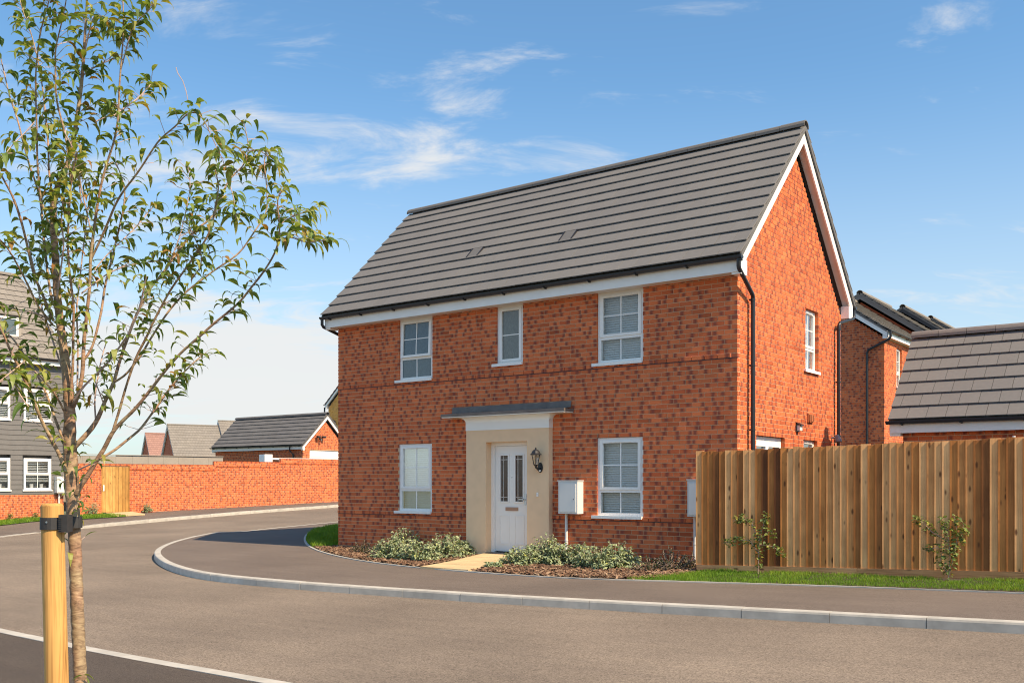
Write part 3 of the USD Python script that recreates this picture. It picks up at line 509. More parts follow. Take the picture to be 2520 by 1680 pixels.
# ------------------------------------------------------------------ windows
def window(parent, org, u, n, w, h, split=None, glass=GLASS, back='blind', bars=(1, 1), setback=0.03, sill=True, sillx=(0.09, 0.0), tilt=0.0, vent=True, bar_hi=True, lowbars=True, label=None, fr=0.06):
    """a white casement window. org = lower left corner of the opening on the wall face; the outer frame is the part 'window', the rest are its pieces"""
    U = np.array([*u, 0.]); Nn = np.array([*n, 0.]); o = np.asarray(org, float)
    def bx(mb, a0, a1, z0, z1, d0, d1, t=(0.5, 0.5, 0.5)):
        v, f = boxvf((a0, d0, z0), (a1, d1, z1)); W = o + v[:, :1] * U + v[:, 1:2] * Nn; W[:, 2] = o[2] + v[:, 2]; mb.add(W, f if np.cross(U, [0, 0, 1]) @ Nn < 0 else f[:, ::-1], t); return mb
    s = -setback; fm = MB(); z0 = 0.0
    bx(fm, 0, fr, 0, h, s - .07, s); bx(fm, w - fr, w, 0, h, s - .07, s); bx(fm, fr, w - fr, h - fr, h, s - .07, s - .001); bx(fm, fr, w - fr, 0, fr, s - .07, s - .001)
    zs = None
    if split: zs = h * split; bx(fm, fr, w - fr, zs - .03, zs + .03, s - .07, s - .001)
    win = put(parent, 'window', fm, PVC, label)
    lights = [(fr, w - fr, fr, zs - .03, False), (fr, w - fr, zs + .03, h - fr, True)] if split else [(fr, w - fr, fr, h - fr, True)]
    for (a, b, c, d, opening) in lights:
        ba = MB(); e = 0.045 if opening else 0.0; off = 0.012 if opening else -0.02
        if opening:
            sm = MB(); bx(sm, a - .012, a + e, c - .012, d + .012, s - .04, s + off); bx(sm, b - e, b + .012, c - .012, d + .012, s - .04, s + off); bx(sm, a + e, b - e, d + .012 - e, d + .012, s - .04, s + off - .001); bx(sm, a + e, b - e, c - .012, c + e - .012, s - .04, s + off - .001)
            if tilt:
                v, f, t = sm.arr(); pz = o[2] + d; k = (v[:, 2] - pz) * math.tan(-tilt); sm2 = MB(); sm2.add(v + np.outer(k, Nn), f); sm = sm2
            put(win, 'sash', sm, PVC)
        pa = MB(); bx(pa, a + e - .002, b - e + .002, c + e - .014 - .002 * (not opening), d - e + .014, s - .022, s - .016)
        bm = MB(); mid = (a + b) / 2; front = s - .0145
        if bars[0] and (opening or lowbars): bx(bm, mid - .011, mid + .011, c + e - .012, d - e + .012, front - .002, front + .004)
        if bars[1] and opening and bar_hi: zc = (c + d) / 2; bx(bm, a + e, b - e, zc - .009, zc + .009, front - .002, front + .003)
        if tilt and opening:
            for nm2 in (pa, bm):
                if nm2.n: v, f, t = nm2.arr(); k = (v[:, 2] - (o[2] + d)) * math.tan(-tilt); nm2.v = [v + np.outer(k, Nn)]; nm2.f = [f]; nm2.t = [t]
        put(win, 'pane', pa, glass)
        if bm.n: put(win, 'glazing_bar', bm, PVC)
        if opening and vent: vm = MB(); bx(vm, w * .25, w * .75, d - e + .022, d - e + .04, s + off, s + off + .008); put(win, 'trickle_vent', vm, PVC)
    if back == 'blind':
        bl = MB(); z = 0.05
        while z < h - 0.04:
            v, f = boxvf((fr - .02, s - .115, z), (w - fr + .02, s - .113, z + .033)); v[:, 1] += (v[:, 2] - z) * -0.75 + 0.01
            W = o + v[:, :1] * U + v[:, 1:2] * Nn; W[:, 2] = o[2] + v[:, 2]; bl.add(W, f); z += 0.040
        put(win, 'blind', bl, BLIND)
        bk = MB(); bx(bk, -.02, w + .02, -.02, h + .02, s - .20, s - .19); put(win, 'backing', bk, BLIND)
    elif back == 'curtain':
        m = 24; V = []; F = []
        for i in range(m + 1):
            a = fr - .02 + (w - 2 * fr + .04) * i / m; dd = s - .12 + .012 * math.sin(i * 2.1)
            for z in (0.02, h - .02): q = o + U * a + Nn * dd; V.append((q[0], q[1], o[2] + z))
        for i in range(m): F.append([2 * i, 2 * i + 2, 2 * i + 3, 2 * i + 1])
        put(win, 'curtain', MB().add(V, F), CURT)
    elif back == 'room':
        bk = MB(); bx(bk, -.02, w + .02, -.02, h + .02, s - .35, s - .34); put(win, 'backing', bk, DARKROOM)
    if sill:
        sm = MB(); bx(sm, -sillx[0], w + sillx[1], -.028, .012, s - .03, .045); bx(sm, -sillx[0], w + sillx[1], -.04, -.027, .025, .045); put(win, 'sill', sm, PVC)
    return win

# ------------------------------------------------------------------ the corner house
W_, D_ = 9.06, 4.93; RY = D_ / 2; SOF = 4.68; RP = math.radians(45)
house = T('brick_house', 'two storey red brick corner house with grey tiled roof and cream porch', 'house')
front = rect(-W_, 0, -0.225, SOF + 0.12)
OPEN = dict(GFL=(-7.30, -6.40, 0.825, 2.175), GFR=(-2.595, -1.695, 0.825, 2.175), FFL=(-7.28, -6.39, 3.45, 4.675), FFM=(-4.79, -4.185, 3.60, 4.675), FFR=(-2.59, -1.69, 3.45, 4.675))
PORCH = (-5.43, -3.525)
holes = [rect(a, b, c, d if d < 4 else d + 0.2) for a, b, c, d in OPEN.values()] + [rect(PORCH[0] + .06, PORCH[1] - .06, -1, 2.55)]
fpoly = front.difference(unary_union(holes)); fcore = rect(-W_ + .012, -.012, -0.3, SOF + .15).difference(unary_union([h.buffer(.008, join_style=2) for h in holes]))
gable = Polygon([(0, -0.225), (D_, -0.225), (D_, SOF), (RY, SOF + RY + 0.10), (0, SOF)])
gopen = dict(W=(2.98, 3.66, 3.45, 4.60), P=(0.74, 1.98, -1, 2.175), S=(2.88, 3.60, 1.05, 2.20))
gholes = [rect(a, b, c, d) for a, b, c, d in gopen.values()]
gpoly = gable.difference(unary_union(gholes)); gcore = gable.buffer(-.012, join_style=2).difference(unary_union([h.buffer(.008, join_style=2) for h in gholes]))
wf = put(house, 'front_wall', core((0, 0, 0), (1, 0), (0, -1), fcore), MORTAR); wg = put(house, 'gable_wall', core((0, 0, 0), (0, 1), (1, 0), gcore), MORTAR)
fb = bricks((0, 0, 0), (1, 0), (0, -1), fpoly, 0.0, lambda k: 0.0, lambda k: 0.1125 if k % 2 else 0.0, proud=(10, 45))
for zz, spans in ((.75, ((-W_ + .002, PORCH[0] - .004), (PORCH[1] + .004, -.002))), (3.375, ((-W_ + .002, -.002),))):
    for a, b in spans: put(wf, 'dark_strip', MB().box((a, -.0035, zz - .0085), (b, .02, zz + .0045)), BLACK)  # thin black strip drawn along the plinth and string course lines
gb = bricks((0, 0, 0), (0, 1), (1, 0), affinity.scale(gpoly, 1, 1), 0.0, lambda k: 0.0 if k % 2 else 0.1125, lambda k: 0.0, zmin=1.6, proud=())
lay(wf, fb, BRICK, lambda c: c[0] < -0.35 or c[2] > 1.95, 300); lay(wg, gb, BRICK, lambda c: c[2] > 2.0, 300)
lb = bricks((-W_, 0, 0), (0, 1), (-1, 0), rect(0, D_, -0.225, SOF), 0.0, lambda k: 0.1125, lambda k: 0.0, proud=(10, 45))
wl = put(house, 'side_wall', core((-W_, 0, 0), (0, 1), (-1, 0), Polygon([(.02, -.3), (D_ - .02, -.3), (D_ - .02, SOF), (RY, SOF + RY + .08), (.02, SOF)])), MORTAR)
mbl = MB(); [mbl.add(b[0], BRF, b[1]) for b in lb]; put(wl, 'brickwork', mbl, BRICK, kind='stuff')
put(house, 'rear_wall', MB().box((-W_ + .02, D_ - .3, -.3), (-.02, D_ - .01, SOF)), BRICK)
# roof
rf = T  # (placeholder name kept local)
OV = 0.30; EZ = 4.905; roofbase = MB()
roofbase.add(*slab((-W_ - .16, -OV + .03, EZ + .01), (.16, -OV + .03, EZ + .01), (.16, RY, EZ + .01 + RY + OV - .03), (-W_ - .16, RY, EZ + .01 + RY + OV - .03), .05))
roofbase.add(*slab((.16, D_ + OV - .03, EZ + .01), (-W_ - .16, D_ + OV - .03, EZ + .01), (-W_ - .16, RY, EZ + .01 + RY + OV - .03), (.16, RY, EZ + .01 + RY + OV - .03), .05))
roof = put(house, 'roof', roofbase, TILE_D)
tl = roof_tiles((-W_ - .19, -OV, EZ + 0.01), (1, 0), (0, 1), W_ + .39, RP, RY + OV - .02, nrows=12, width=0.302)
lay(roof, tl, TILE, lambda c: True, 300, name='roof_tile', rest='roof_tiles')
tb = roof_tiles((.20, D_ + OV, EZ + 0.01), (-1, 0), (0, -1), W_ + .39, RP, RY + OV - .02, nrows=12, width=0.302)
mbt = MB(); [mbt.add(b[0], BRF, b[1]) for b in tb]; put(roof, 'rear_tiles', mbt, TILE, kind='stuff')
RZ = EZ + RY + OV
ridge_tiles(roof, (-W_ - .20, RY, RZ + .0), (.21, RY, RZ + .0), tile_mat('main_ridge_tile', (0.135, 0.125, 0.12), .08))
for vx, vr in ((-6.02, 4), (-3.80, 5)):                         # two vent tiles
    t0 = (RY + OV - .02) / math.cos(RP) / 12 * 4
    y0 = -OV + t0 * math.cos(RP); z0 = EZ + t0 * math.sin(RP) + .035; mb = MB()
    sd = MB()
    for a, b, hh in ((0, .02, .03), (.27, .29, .03), (.02, .27, .018)):
        P = []; 
        for xx_ in (vx + a, vx + b):
            for ss in (0.01, .30):
                for k in (0, 1): P.append((xx_, y0 + ss * .7071 - .7071 * (.018 + hh * k), z0 + ss * .7071 + .7071 * (.018 + hh * k)))
        (sd if hh > .02 else mb).add(P, BRF)
    put(roof, 'vent_tile', mb, TILE_D); put(roof, 'vent_tile_side', sd, BLACK)
dv = MB()
for sx in (.165, -W_ - .195):
    for yA, yB in ((-OV + .01, RY), (D_ + OV - .01, RY)):
        v, f = boxvf((sx, 0, 0), (sx + .03, 1, 1)); dz = RY + OV - .01; q = v.copy(); q[:, 1] = yA + (yB - yA) * v[:, 1]; q[:, 2] = EZ - .055 + dz * v[:, 1] + .085 * v[:, 2]; dv.add(q, f if yB > yA else f[:, ::-1])
put(roof, 'dry_verge', dv, TILE_D)
for sx, x0_, x1_ in ((1, .138, .163), (-1, -W_ - .163, -W_ - .138)):
    for yA, sg in ((-OV + .07, 1), (D_ + OV - .07, -1)):
        mb = MB(); v, f = boxvf((x0_, 0, 0), (x1_, 1, 1)); dz = RY + OV - .07; q = v.copy(); q[:, 1] = yA + sg * dz * v[:, 1]; q[:, 2] = EZ - .21 + dz * v[:, 1] + .20 * v[:, 2]; mb.add(q, f if sg > 0 else f[:, ::-1]); put(house, 'bargeboard', mb, PVC)
        so = MB(); a, b = (0.0, .139) if sx > 0 else (-W_ - .139, -W_); q = boxvf((a, 0, 0), (b, 1, 1))[0]; f = boxvf((0, 0, 0), (1, 1, 1))[1]; q2 = q.copy(); q2[:, 1] = yA + sg * dz * q[:, 1]; q2[:, 2] = EZ - .135 + dz * q[:, 1] + .012 * q[:, 2]; so.add(q2, f if sg > 0 else f[:, ::-1]); put(house, 'verge_soffit', so, SOFFIT)
        bxm = MB(); ya, yb = (-OV + .075, .004) if sg > 0 else (D_ - .004, D_ + OV - .075); bxm.box((.002 if sx > 0 else -W_ - .158, ya, 4.635), (.158 if sx > 0 else -W_ - .002, yb, EZ - .03)); put(house, 'boxed_eave', bxm, PVC)
for y0, y1 in ((-OV + .08, -.0), (D_ + .0, D_ + OV - .08)):
    put(house, 'soffit', MB().box((-W_ + .002, y0 + .003, SOF - .006), (-.002, y1 - .003 if y1 > 0 else y1 + .05, SOF + .006)), SOFFIT)
    fy = y0 if y0 < 0 else y1
    put(house, 'fascia', MB().box((-W_ - .14, fy - .02 if y0 < 0 else fy, SOF - .012), (.135, fy if y0 < 0 else fy + .02, EZ - .005)), PVC)
gy = -OV + .08 - .02 - .058
def gutterset(parent, p0, p1, outn, step=0.9, bmat=BLACK, first=0.25, depth=.05):
    put(parent, 'gutter', MB().add(*gutter_shape(p0, p1)), bmat, smooth=False)
    p0, p1 = np.array(p0, float), np.array(p1, float); L = np.linalg.norm(p1 - p0); d = (p1 - p0) / L; o = np.array([*outn, 0.]); s = first
    while s < L:
        c = p0 + d * s; mb = MB()
        for k, (a, b) in enumerate((((-.008, .0, -.075), (.008, -.058, .0)),)):
            v, f = boxvf(a, b); w = c + v[:, :1] * d + v[:, 1:2] * o; w[:, 2] = c[2] + v[:, 2]; mb.add(w, f)
        v, f = boxvf((-.016, -.06, -.064), (.016, .062, -.055)); w = c + v[:, :1] * d + v[:, 1:2] * o; w[:, 2] = c[2] + v[:, 2]; mb.add(w, f)
        put(parent, 'gutter_bracket', mb, bmat); s += step
gutterset(house, (-W_ - .21, gy, EZ - .012), (.21, gy, EZ - .012), (0, -1), .92)
gutterset(house, (.21, D_ + OV - .08 + .02 + .058, EZ - .012), (-W_ - .21, D_ + OV - .08 + .02 + .058, EZ - .012), (0, 1), 2.5)
def downpipe(parent, pts, r=.034, clips=(), n=(1, 0), mt=BLACK):
    dp = put(parent, 'downpipe', MB().add(*tube(pts, r, 12)), mt, smooth=40)
    for z in clips:
        c = np.array(pts[-1], float); mb = MB(); v, f = tube([(c[0], c[1], z - .015), (c[0], c[1], z + .015)], r + .006, 12); mb.add(v, f)
        a = c - np.array([*n, 0.]) * .06; lo = np.minimum(a, c); hi = np.maximum(a, c); lo[2], hi[2] = z - .012, z + .012; t_ = np.array([abs(n[1]), abs(n[0]), 0]) * .03; mb.box(lo - t_, hi + t_); put(dp, 'pipe_clip', mb, mt)
    return dp
ox = .085
downpipe(house, [(.15, gy, EZ - .06), (.15, gy, EZ - .16), (.145, gy + .03, EZ - .20), (ox + .01, .37, 4.40), (ox, .405, 4.34), (ox, .406, 4.27), (ox, .406, 0.0)], clips=(4.33, 3.28, 2.25, 1.2))
gyr = D_ + OV - .08 + .078
downpipe(house, [(.16, gyr, EZ - .06), (.16, gyr, EZ - .20), (.155, gyr - .05, EZ - .25), (ox + .01, 4.58, 4.50), (ox, 4.55, 4.44), (ox, 4.548, 4.36), (ox, 4.548, 0.0)], clips=(4.38, 3.35, 2.3))
downpipe(house, [(-W_ - .17, gy, EZ - .06), (-W_ - .17, gy, EZ - .17), (-W_ - .165, gy + .03, EZ - .21), (-W_ - .095, .30, 4.52), (-W_ - .085, .33, 4.46), (-W_ - .085, .33, 0.0)], clips=(4.4, 3.3), n=(-1, 0))
# windows of the front and the gable
for k, kw in dict(GFL=dict(split=.325), GFR=dict(split=.325), FFL=dict(split=.36, glass=FROST_B, back='none', tilt=math.radians(2.6)), FFM=dict(glass=FROST_G, back='none', bars=(0, 1)), FFR=dict(split=.36)).items():
    a, b, c, d = OPEN[k]; window(house, (a, 0, c), (1, 0), (0, -1), b - a, d - c, label={'FFL': 'obscured window with its top sash ajar', 'FFM': 'narrow obscured window above the porch'}.get(k), **kw)
a, b, c, d = gopen['W']; window(house, (0, a, c), (0, 1), (1, 0), b - a, d - c, split=.36, back='curtain', setback=.07)
a, b, c, d = gopen['S']; window(house, (0, a, c), (0, 1), (1, 0), b - a, d - c, back='room', setback=.07, sill=False, bars=(0, 0))
a, b, c, d = gopen['P']; pd = MB(); 
for (ya, yb, za, zb) in ((a, b, 2.01, d - .002), (a, a + .07, 0, 2.011), (b - .07, b, 0, 2.011), ((a + b) / 2 - .06, (a + b) / 2 + .06, 0, 2.011)): pd.box((-.14, ya, za), (-.07, yb, zb))
dr = put(house, 'patio_door', pd, PVC); put(dr, 'pane', MB().box((-.12, a + .06, .02), (-.11, b - .06, 2.02)), GLASS); put(dr, 'backing', MB().box((-.34, a - .01, .02), (-.33, b + .01, 2.15)), DARKROOM)
# porch surround, canopy and door
px0, px1 = PORCH; py = -.12; ox0, ox1, oz = -4.954, -4.005, 2.155
pp = Polygon([(px0, -.1), (ox0, -.1), (ox0, oz), (ox1, oz), (ox1, -.1), (px1, -.1), (px1, 2.385), (px0, 2.385)])
put(house, 'porch', core((0, 0, 0), (1, 0), (0, -1), pp, .12, -.16), RENDER)
hd = MB(); hd.box((px0 - .006, py - .006, 2.383), (px1 + .006, .05, 2.53)); put(house, 'porch_fascia', hd, GRP)
cv = MB(); V = []; steps = 7; cx0, cx1, cyf = px0 - .46, px1 + .44, -.30
for i in range(steps + 1):
    t = i / steps; o = (1 - math.cos(t * math.pi / 2)) ; zz = 2.53 + .10 * math.sin(t * math.pi / 2)
    a, b, yv = px0 - .006 - .14 * o, px1 + .006 + .14 * o, py - .006 - .12 * o; V += [(a, .02, zz), (a, yv, zz), (b, yv, zz), (b, .02, zz)]
F = []
for i in range(steps):
    for k in range(3): F.append([4 * i + k, 4 * i + 4 + k, 4 * i + 5 + k, 4 * i + 1 + k])
cv.add(V, [f[::-1] for f in F]); can = put(house, 'canopy', MB().box((cx0, cyf, 2.632), (cx1, .03, 2.652)), GRP); put(can, 'cove', cv, GRP, smooth=40)
ce = MB(); ce.box((cx0 - .012, cyf - .012, 2.650), (cx1 + .012, .03, 2.702)); put(can, 'edge_trim', ce, LEAD)
lf = MB(); nseg = 26; xs = np.linspace(cx0 + .03, cx1 - .03, nseg); V = []
for i, x in enumerate(xs):
    wv = .006 * math.sin(i * 1.7) + .004 * math.sin(i * 4.1)
    V += [(x, cyf + .03, 2.705), (x, -.03 - abs(wv), 2.735 + wv), (x, -.016, 2.845 + wv * .6), (x, .0, 2.85 + wv * .6)]
F = [[4 * i + k, 4 * i + 4 + k, 4 * i + 5 + k, 4 * i + 1 + k] for i in range(nseg - 1) for k in range(3)]
lf.add(V, F); lf.box((cx0 + .028, cyf + .03, 2.70), (cx1 - .028, .0, 2.706)); put(can, 'lead_flashing', lf, LEAD)
dm = MB(); dy = .04; lx0, lx1, lz0, lz1 = -4.872, -4.087, .125, 2.085
dm.box((ox0, dy, .08), (lx0, dy + .07, oz)); dm.box((lx1, dy, .08), (ox1, dy + .07, oz)); dm.box((lx0, dy + .001, lz1), (lx1, dy + .07, oz)); put(house, 'door_frame', dm, GRP)
gl0, gl1, gr0, gr1, gz0, gz1 = -4.742, -4.562, -4.398, -4.218, 1.055, 1.905
lfp = sbox(lx0 + .004, lz0, lx1 - .004, lz1 - .004).difference(sbox(gl0, gz0, gl1, gz1).union(sbox(gr0, gz0, gr1, gz1)))
door = put(house, 'door', core((0, dy + .02, 0), (1, 0), (0, -1), lfp, 0, -.044), GRP)
for a, b in ((gl0, gl1), (gr0, gr1)):
    bd = MB(); t_ = .022
    for q in ((a - t_, a, gz0 - t_, gz1 + t_), (b, b + t_, gz0 - t_, gz1 + t_), (a, b, gz1, gz1 + t_), (a, b, gz0 - t_, gz0)): bd.box((q[0], dy + .008, q[2]), (q[1], dy + .021, q[3]))
    put(door, 'bead', bd, GRP); put(door, 'glass', MB().box((a - .004, dy + .036, gz0 - .004), (b + .004, dy + .042, gz1 + .004)), DOORGL)
    lm = MB()
    for q in ((a + .045, a + .052, gz0, gz1), (b - .028, b - .022, gz0, gz1), (a, b, gz1 - .078, gz1 - .070), (a, b, gz0 + .07, gz0 + .078)): lm.box((q[0], dy + .031, q[2]), (q[1], dy + .0345, q[3]))
    put(door, 'leading', lm, PVC)
    for k, (c, d) in enumerate(((.26, .80),)):
        pm = MB(); 
        for q in ((a - .02, a, c, d), (b, b + .02, c, d), (a, b, d - .02, d), (a, b, c, c + .02)): pm.box((q[0], dy + .012, q[2]), (q[1], dy + .021, q[3]))
        put(door, 'panel', pm, GRP)
put(door, 'letter_plate', MB().box((-4.622, dy + .008, .882), (-4.335, dy + .021, .948)), BRASS)
put(door, 'spyhole', MB().add(*tube([(-4.48, dy + .022, 1.50), (-4.48, dy + .012, 1.50)], .012, 12)), STEEL)
hm = MB(); hm.box((-4.19, dy + .008, .99), (-4.15, dy + .021, 1.2)); hm.box((-4.29, dy - .035, 1.085), (-4.155, dy - .02, 1.105)); hm.box((-4.178, dy - .035, 1.085), (-4.162, dy + .01, 1.105)); put(door, 'handle', hm, STEEL)
put(house, 'threshold', MB().box((ox0 + .002, -.14, .06), (ox1 - .002, dy + .07, .105)), LEAD)
# ------------------------------------------------------------------ fittings on the house
def lantern(loc):
    t = T('wall_lantern', 'black coach lantern on the cream porch beside the white door', 'wall lamp', loc=loc)
    bp = trimesh.creation.cylinder(.055, .03, sections=20); bp.apply_transform(trimesh.transformations.rotation_matrix(math.pi / 2, [1, 0, 0])); bp.apply_scale([1, 1, 1.9]); bp.apply_translation((0, -.015, -.02)); put(t, 'backplate', bp, BLACK, smooth=40)
    put(t, 'arm', MB().add(*tube([(0, -.02, -.04), (-.01, -.08, -.06), (-.02, -.14, -.02), (-.02, -.15, .03)], [.02, .024, .024, .03], 10)), BLACK, smooth=50)
    c = np.array([-.02, -.15, 0])
    def ring(r0, z0, r1, z1, n=6): 
        th = np.arange(n) / n * 6.2832; V = [c + (r0 * math.cos(a), r0 * math.sin(a), z0) for a in th] + [c + (r1 * math.cos(a), r1 * math.sin(a), z1) for a in th]; return V, [[k, (k + 1) % n, n + (k + 1) % n, n + k] for k in range(n)]
    bs = MB(); bs.add(*ring(.02, .0, .058, .04)); bs.add(*ring(.058, .04, .05, .05)); bs.add(*ring(.05, .05, .001, .05)); bs.add(*ring(.001, .0, .02, .0)); put(t, 'base', bs, BLACK)
    cg = MB()
    for k in range(6):
        a = k / 6 * 6.2832; d = np.array([math.cos(a), math.sin(a), 0]); cg.add(*tube([c + d * .05 + (0, 0, .05), c + d * .092 + (0, 0, .245)], .0055, 6))
    put(t, 'cage', cg, BLACK)
    put(t, 'glass', MB().add(*ring(.047, .05, .088, .243)), LAMPGL)
    rm = MB(); prof = [(.118, .240), (.122, .25), (.095, .275), (.072, .32), (.05, .345), (.02, .355), (.012, .37), (.016, .385), (.001, .398)]
    for (r0, z0), (r1, z1) in zip(prof[:-1], prof[1:]): rm.add(*ring(r0, z0, r1, z1, 12))
    rm.add(*ring(.001, .242, .118, .240, 12)); put(t, 'roof', rm, BLACK)
    pir = trimesh.creation.icosphere(2, .022); pir.apply_scale([1, .7, 1]); pir.apply_translation((0, -.035, -.085)); put(t, 'sensor', pir, PVC, smooth=True); return t
lan = lantern((-3.70, py, 1.69)); UsdGeom.Xformable(lan).AddScaleOp().Set(Gf.Vec3f(.86, .86, .86))
bm_ = MB(); bm_.box((-.018, -.022, -.035), (.018, 0, .035)); bb = T('doorbell', 'small white doorbell on the cream porch right of the door', 'doorbell', loc=(-3.765, py, 1.19)); put(bb, 'case', bm_, PVC); put(bb, 'push', MB().add(*tube([(0, -.027, 0), (0, -.02, 0)], .01, 12)), STEEL)
def meter_box(label, x0, x1, z0, z1, d, pipex, pz):
    t = T('meter_box', label, 'meter box', loc=((x0 + x1) / 2, 0, z0)); w = (x1 - x0) / 2; h = z1 - z0
    b = trimesh.creation.box((2 * w, d, h)); b.apply_translation((0, -d / 2, h / 2)); put(t, 'box', b, METER)
    dr_ = MB(); dr_.box((-w + .03, -d - .012, .03), (w - .03, -d + .001, h - .03)); dd = put(t, 'door', dr_, METER); put(dd, 'lock', MB().add(*tube([(w - .07, -d - .016, h * .45), (w - .07, -d - .01, h * .45)], .012, 10)), GREYV)
    lid = MB(); lid.box((-w - .012, -d - .014, h - .001), (w + .012, 0, h + .014)); put(t, 'lid', lid, METER)
    px_ = pipex - (x0 + x1) / 2; put(t, 'pipe', MB().add(*tube([(px_, -.045, .002), (px_, -.045, pz - z0)], .026, 12)), METER, smooth=40)
    put(t, 'pipe_clip', MB().add(*tube([(px_, -.045, (pz - z0) * .55 - .012), (px_, -.045, (pz - z0) * .55 + .012)], .031, 12)), METER)
    return t
meter_box('pale grey meter box between the porch and the ground floor window', -3.275, -2.875, .86, 1.43, .19, -3.20, .0)
meter_box('pale grey meter box half hidden behind the fence end', -.775, -.375, .86, 1.445, .19, -.71, .05)
vt = MB(); a = trimesh.creation.cylinder(.05, .07, sections=20); a.apply_transform(trimesh.transformations.rotation_matrix(math.pi / 2, [1, 0, 0])); a.apply_translation((0, -.035, .12)); vt.tm(a); vt.box((-.05, -.07, -.16), (.05, 0, .12)); vx_ = T('pipe_cover', 'small grey rounded pipe cover at the wall foot beside the porch', 'pipe cover', loc=(-3.38, 0, .16)); put(vx_, 'cover', vt, GREYV); put(vx_, 'cap', MB().add(*tube([(0, -.072, .12), (0, -.066, .12)], .03, 14)), GREYV)
gl_ = T('bulkhead_light', 'small dark bulkhead light high on the sunlit gable wall', 'wall lamp', loc=(0, 2.56, 2.37)); m_ = MB(); m_.add([(0, -.08, .11), (0, .08, .11), (.10, .08, .06), (.10, -.08, .06), (0, -.08, .09), (0, .08, .09), (.10, .08, .04), (.10, -.08, .04)], [[0, 3, 2, 1], [4, 5, 6, 7], [0, 4, 7, 3], [1, 2, 6, 5], [3, 7, 6, 2], [0, 1, 5, 4]]); m_.box((0, -.08, -.06), (.02, .08, .1)); put(gl_, 'hood', m_, BLACK); put(gl_, 'lens', MB().box((.02, -.06, -.04), (.075, .06, .05)), METER)
tv = T('flue_vent', 'terracotta louvred vent high on the sunlit gable wall', 'vent', loc=(0, 3.19, 2.50)); m_ = MB(); m_.box((0, -.13, .0), (.03, .12, .16)); put(tv, 'plate', m_, TERRA)
for i in range(3): put(tv, 'louvre', MB().box((.03, -.11 + i * .08, .02), (.055, -.06 + i * .08, .14)), TERRA)
cl = T('flood_light', 'dark grey spotlight on the gable wall beside the rear downpipe', 'wall lamp', loc=(0, 4.36, 2.27)); m_ = MB(); m_.add(*tube([(0.0, .04, 0), (.08, .02, 0), (.13, -.02, -.03)], .02, 8)); put(cl, 'bracket', m_, GREYV); m_ = MB(); m_.add(*tube([(.12, -.03, .04), (.16, -.06, -.06), (.165, -.065, -.09)], [.035, .06, .062], 14)); put(cl, 'lamp_head', m_, GREYV, smooth=40)
# ------------------------------------------------------------------ path, fence
pth = T('path', 'buff sandstone slab path from the pavement to the porch', kind='structure')
for i, (ya, yb) in enumerate(((-.14, -.74), (-.75, -1.35), (-1.36, -1.96), (-1.97, -2.58))):
    f0 = lambda y: -4.99 + (-.14 - y) * (-.61 / 2.4) * -1.0
    def xr(y): t = (-.14 - y) / 2.44; return (-4.99 + .62 * t, -4.02 + .66 * t)
    for h in (0, 1):
        a0, b0 = xr(ya); a1, b1 = xr(yb); m0, m1 = (a0 + b0) / 2, (a1 + b1) / 2; q = [(a0 if h == 0 else m0 + .004, ya), (m0 - .004 if h == 0 else b0, ya), (m1 - .004 if h == 0 else b1, yb), (a1 if h == 0 else m1 + .004, yb)]
        zt = lambda p: float(G(*p)) + .03 + .03 * sst(-1.6, -.2, p[1]) + (rng.random() - .5) * .002
        P = [(*p, zt(p)) for p in q]; put(pth, 'paving_slab', MB().add(*slab(P[3], P[2], P[1], P[0], .05)), SAND)
fn = T('timber_fence', 'tall featheredge timber fence running right from the house corner', 'fence', loc=(0, 0, 0)); FY = -.913
xb = -.258; i = 0
tones = [.85, .45, .30, .12, .28, .92, .55, .22, .80, .85, .35, .02, .30, .0, .5, .9, .78, .6, .25, .7, .45, .6, .85, .75, .55, .3, .9, .42, .2, .88, .75, .55, .62, .4, .9, .6, .88, .92, .4, .55, .62, .2, .05, .9, .45, .2]
while xb < 7.2:
    tz = 1.871 + .0211 * (xb + .258); bz = .161 + .0303 * (xb + .258); wv = .0945; jz = (rng.random() - .5) * .026; mb = MB()
    x0_, x1_ = xb, xb + wv + .028
    V = [(x0_, FY, bz), (x0_, FY - .022, bz), (x1_, FY - .001, bz), (x1_, FY - .007, bz)]; V = [(x0_, FY + .004, bz), (x0_, FY - .021, bz), (x1_, FY + .004, bz), (x1_, FY - .004, bz)]
    V = [(v[0], v[1], v[2] + (rng.random() - .5) * .006) for v in V] + [(v[0] + (rng.random() - .5) * .004, v[1], tz + jz) for v in V]
    t = tones[i] if i < len(tones) else rng.random(); tn = (.5, rng.random(), np.clip(t + (rng.random() - .5) * .12, 0, 1))
    mb.add(V, [[0, 2, 6, 4], [1, 5, 7, 3], [0, 4, 5, 1], [2, 3, 7, 6], [4, 6, 7, 5], [0, 1, 3, 2]], tn); put(fn, 'fence_board', mb, FENCE); xb += wv; i += 1
for a in np.arange(-.25, 7.2, 2.4):
    b = min(a + 2.4, 7.2); z = lambda x: .161 + .0303 * (x + .258); V = [(a + .003, FY - .026, z(a) - .135), (b - .003, FY - .026, z(b) - .135), (b - .003, FY - .026, z(b) + .005), (a + .003, FY - .026, z(a) + .005)]; V2 = [(x, FY + .004, zz) for x, _, zz in V]
    put(fn, 'gravel_board', MB().add(V + V2, [[0, 1, 2, 3], [5, 4, 7, 6], [3, 2, 6, 7], [0, 4, 5, 1], [0, 3, 7, 4], [1, 5, 6, 2]], (.5, rng.random(), rng.random())), FENCE_X)
    put(fn, 'fence_post', MB().box((a, FY + .045, -.1), (a + .09, FY + .135, z(a) + 1.69), (.5, rng.random(), .4)), FENCE)
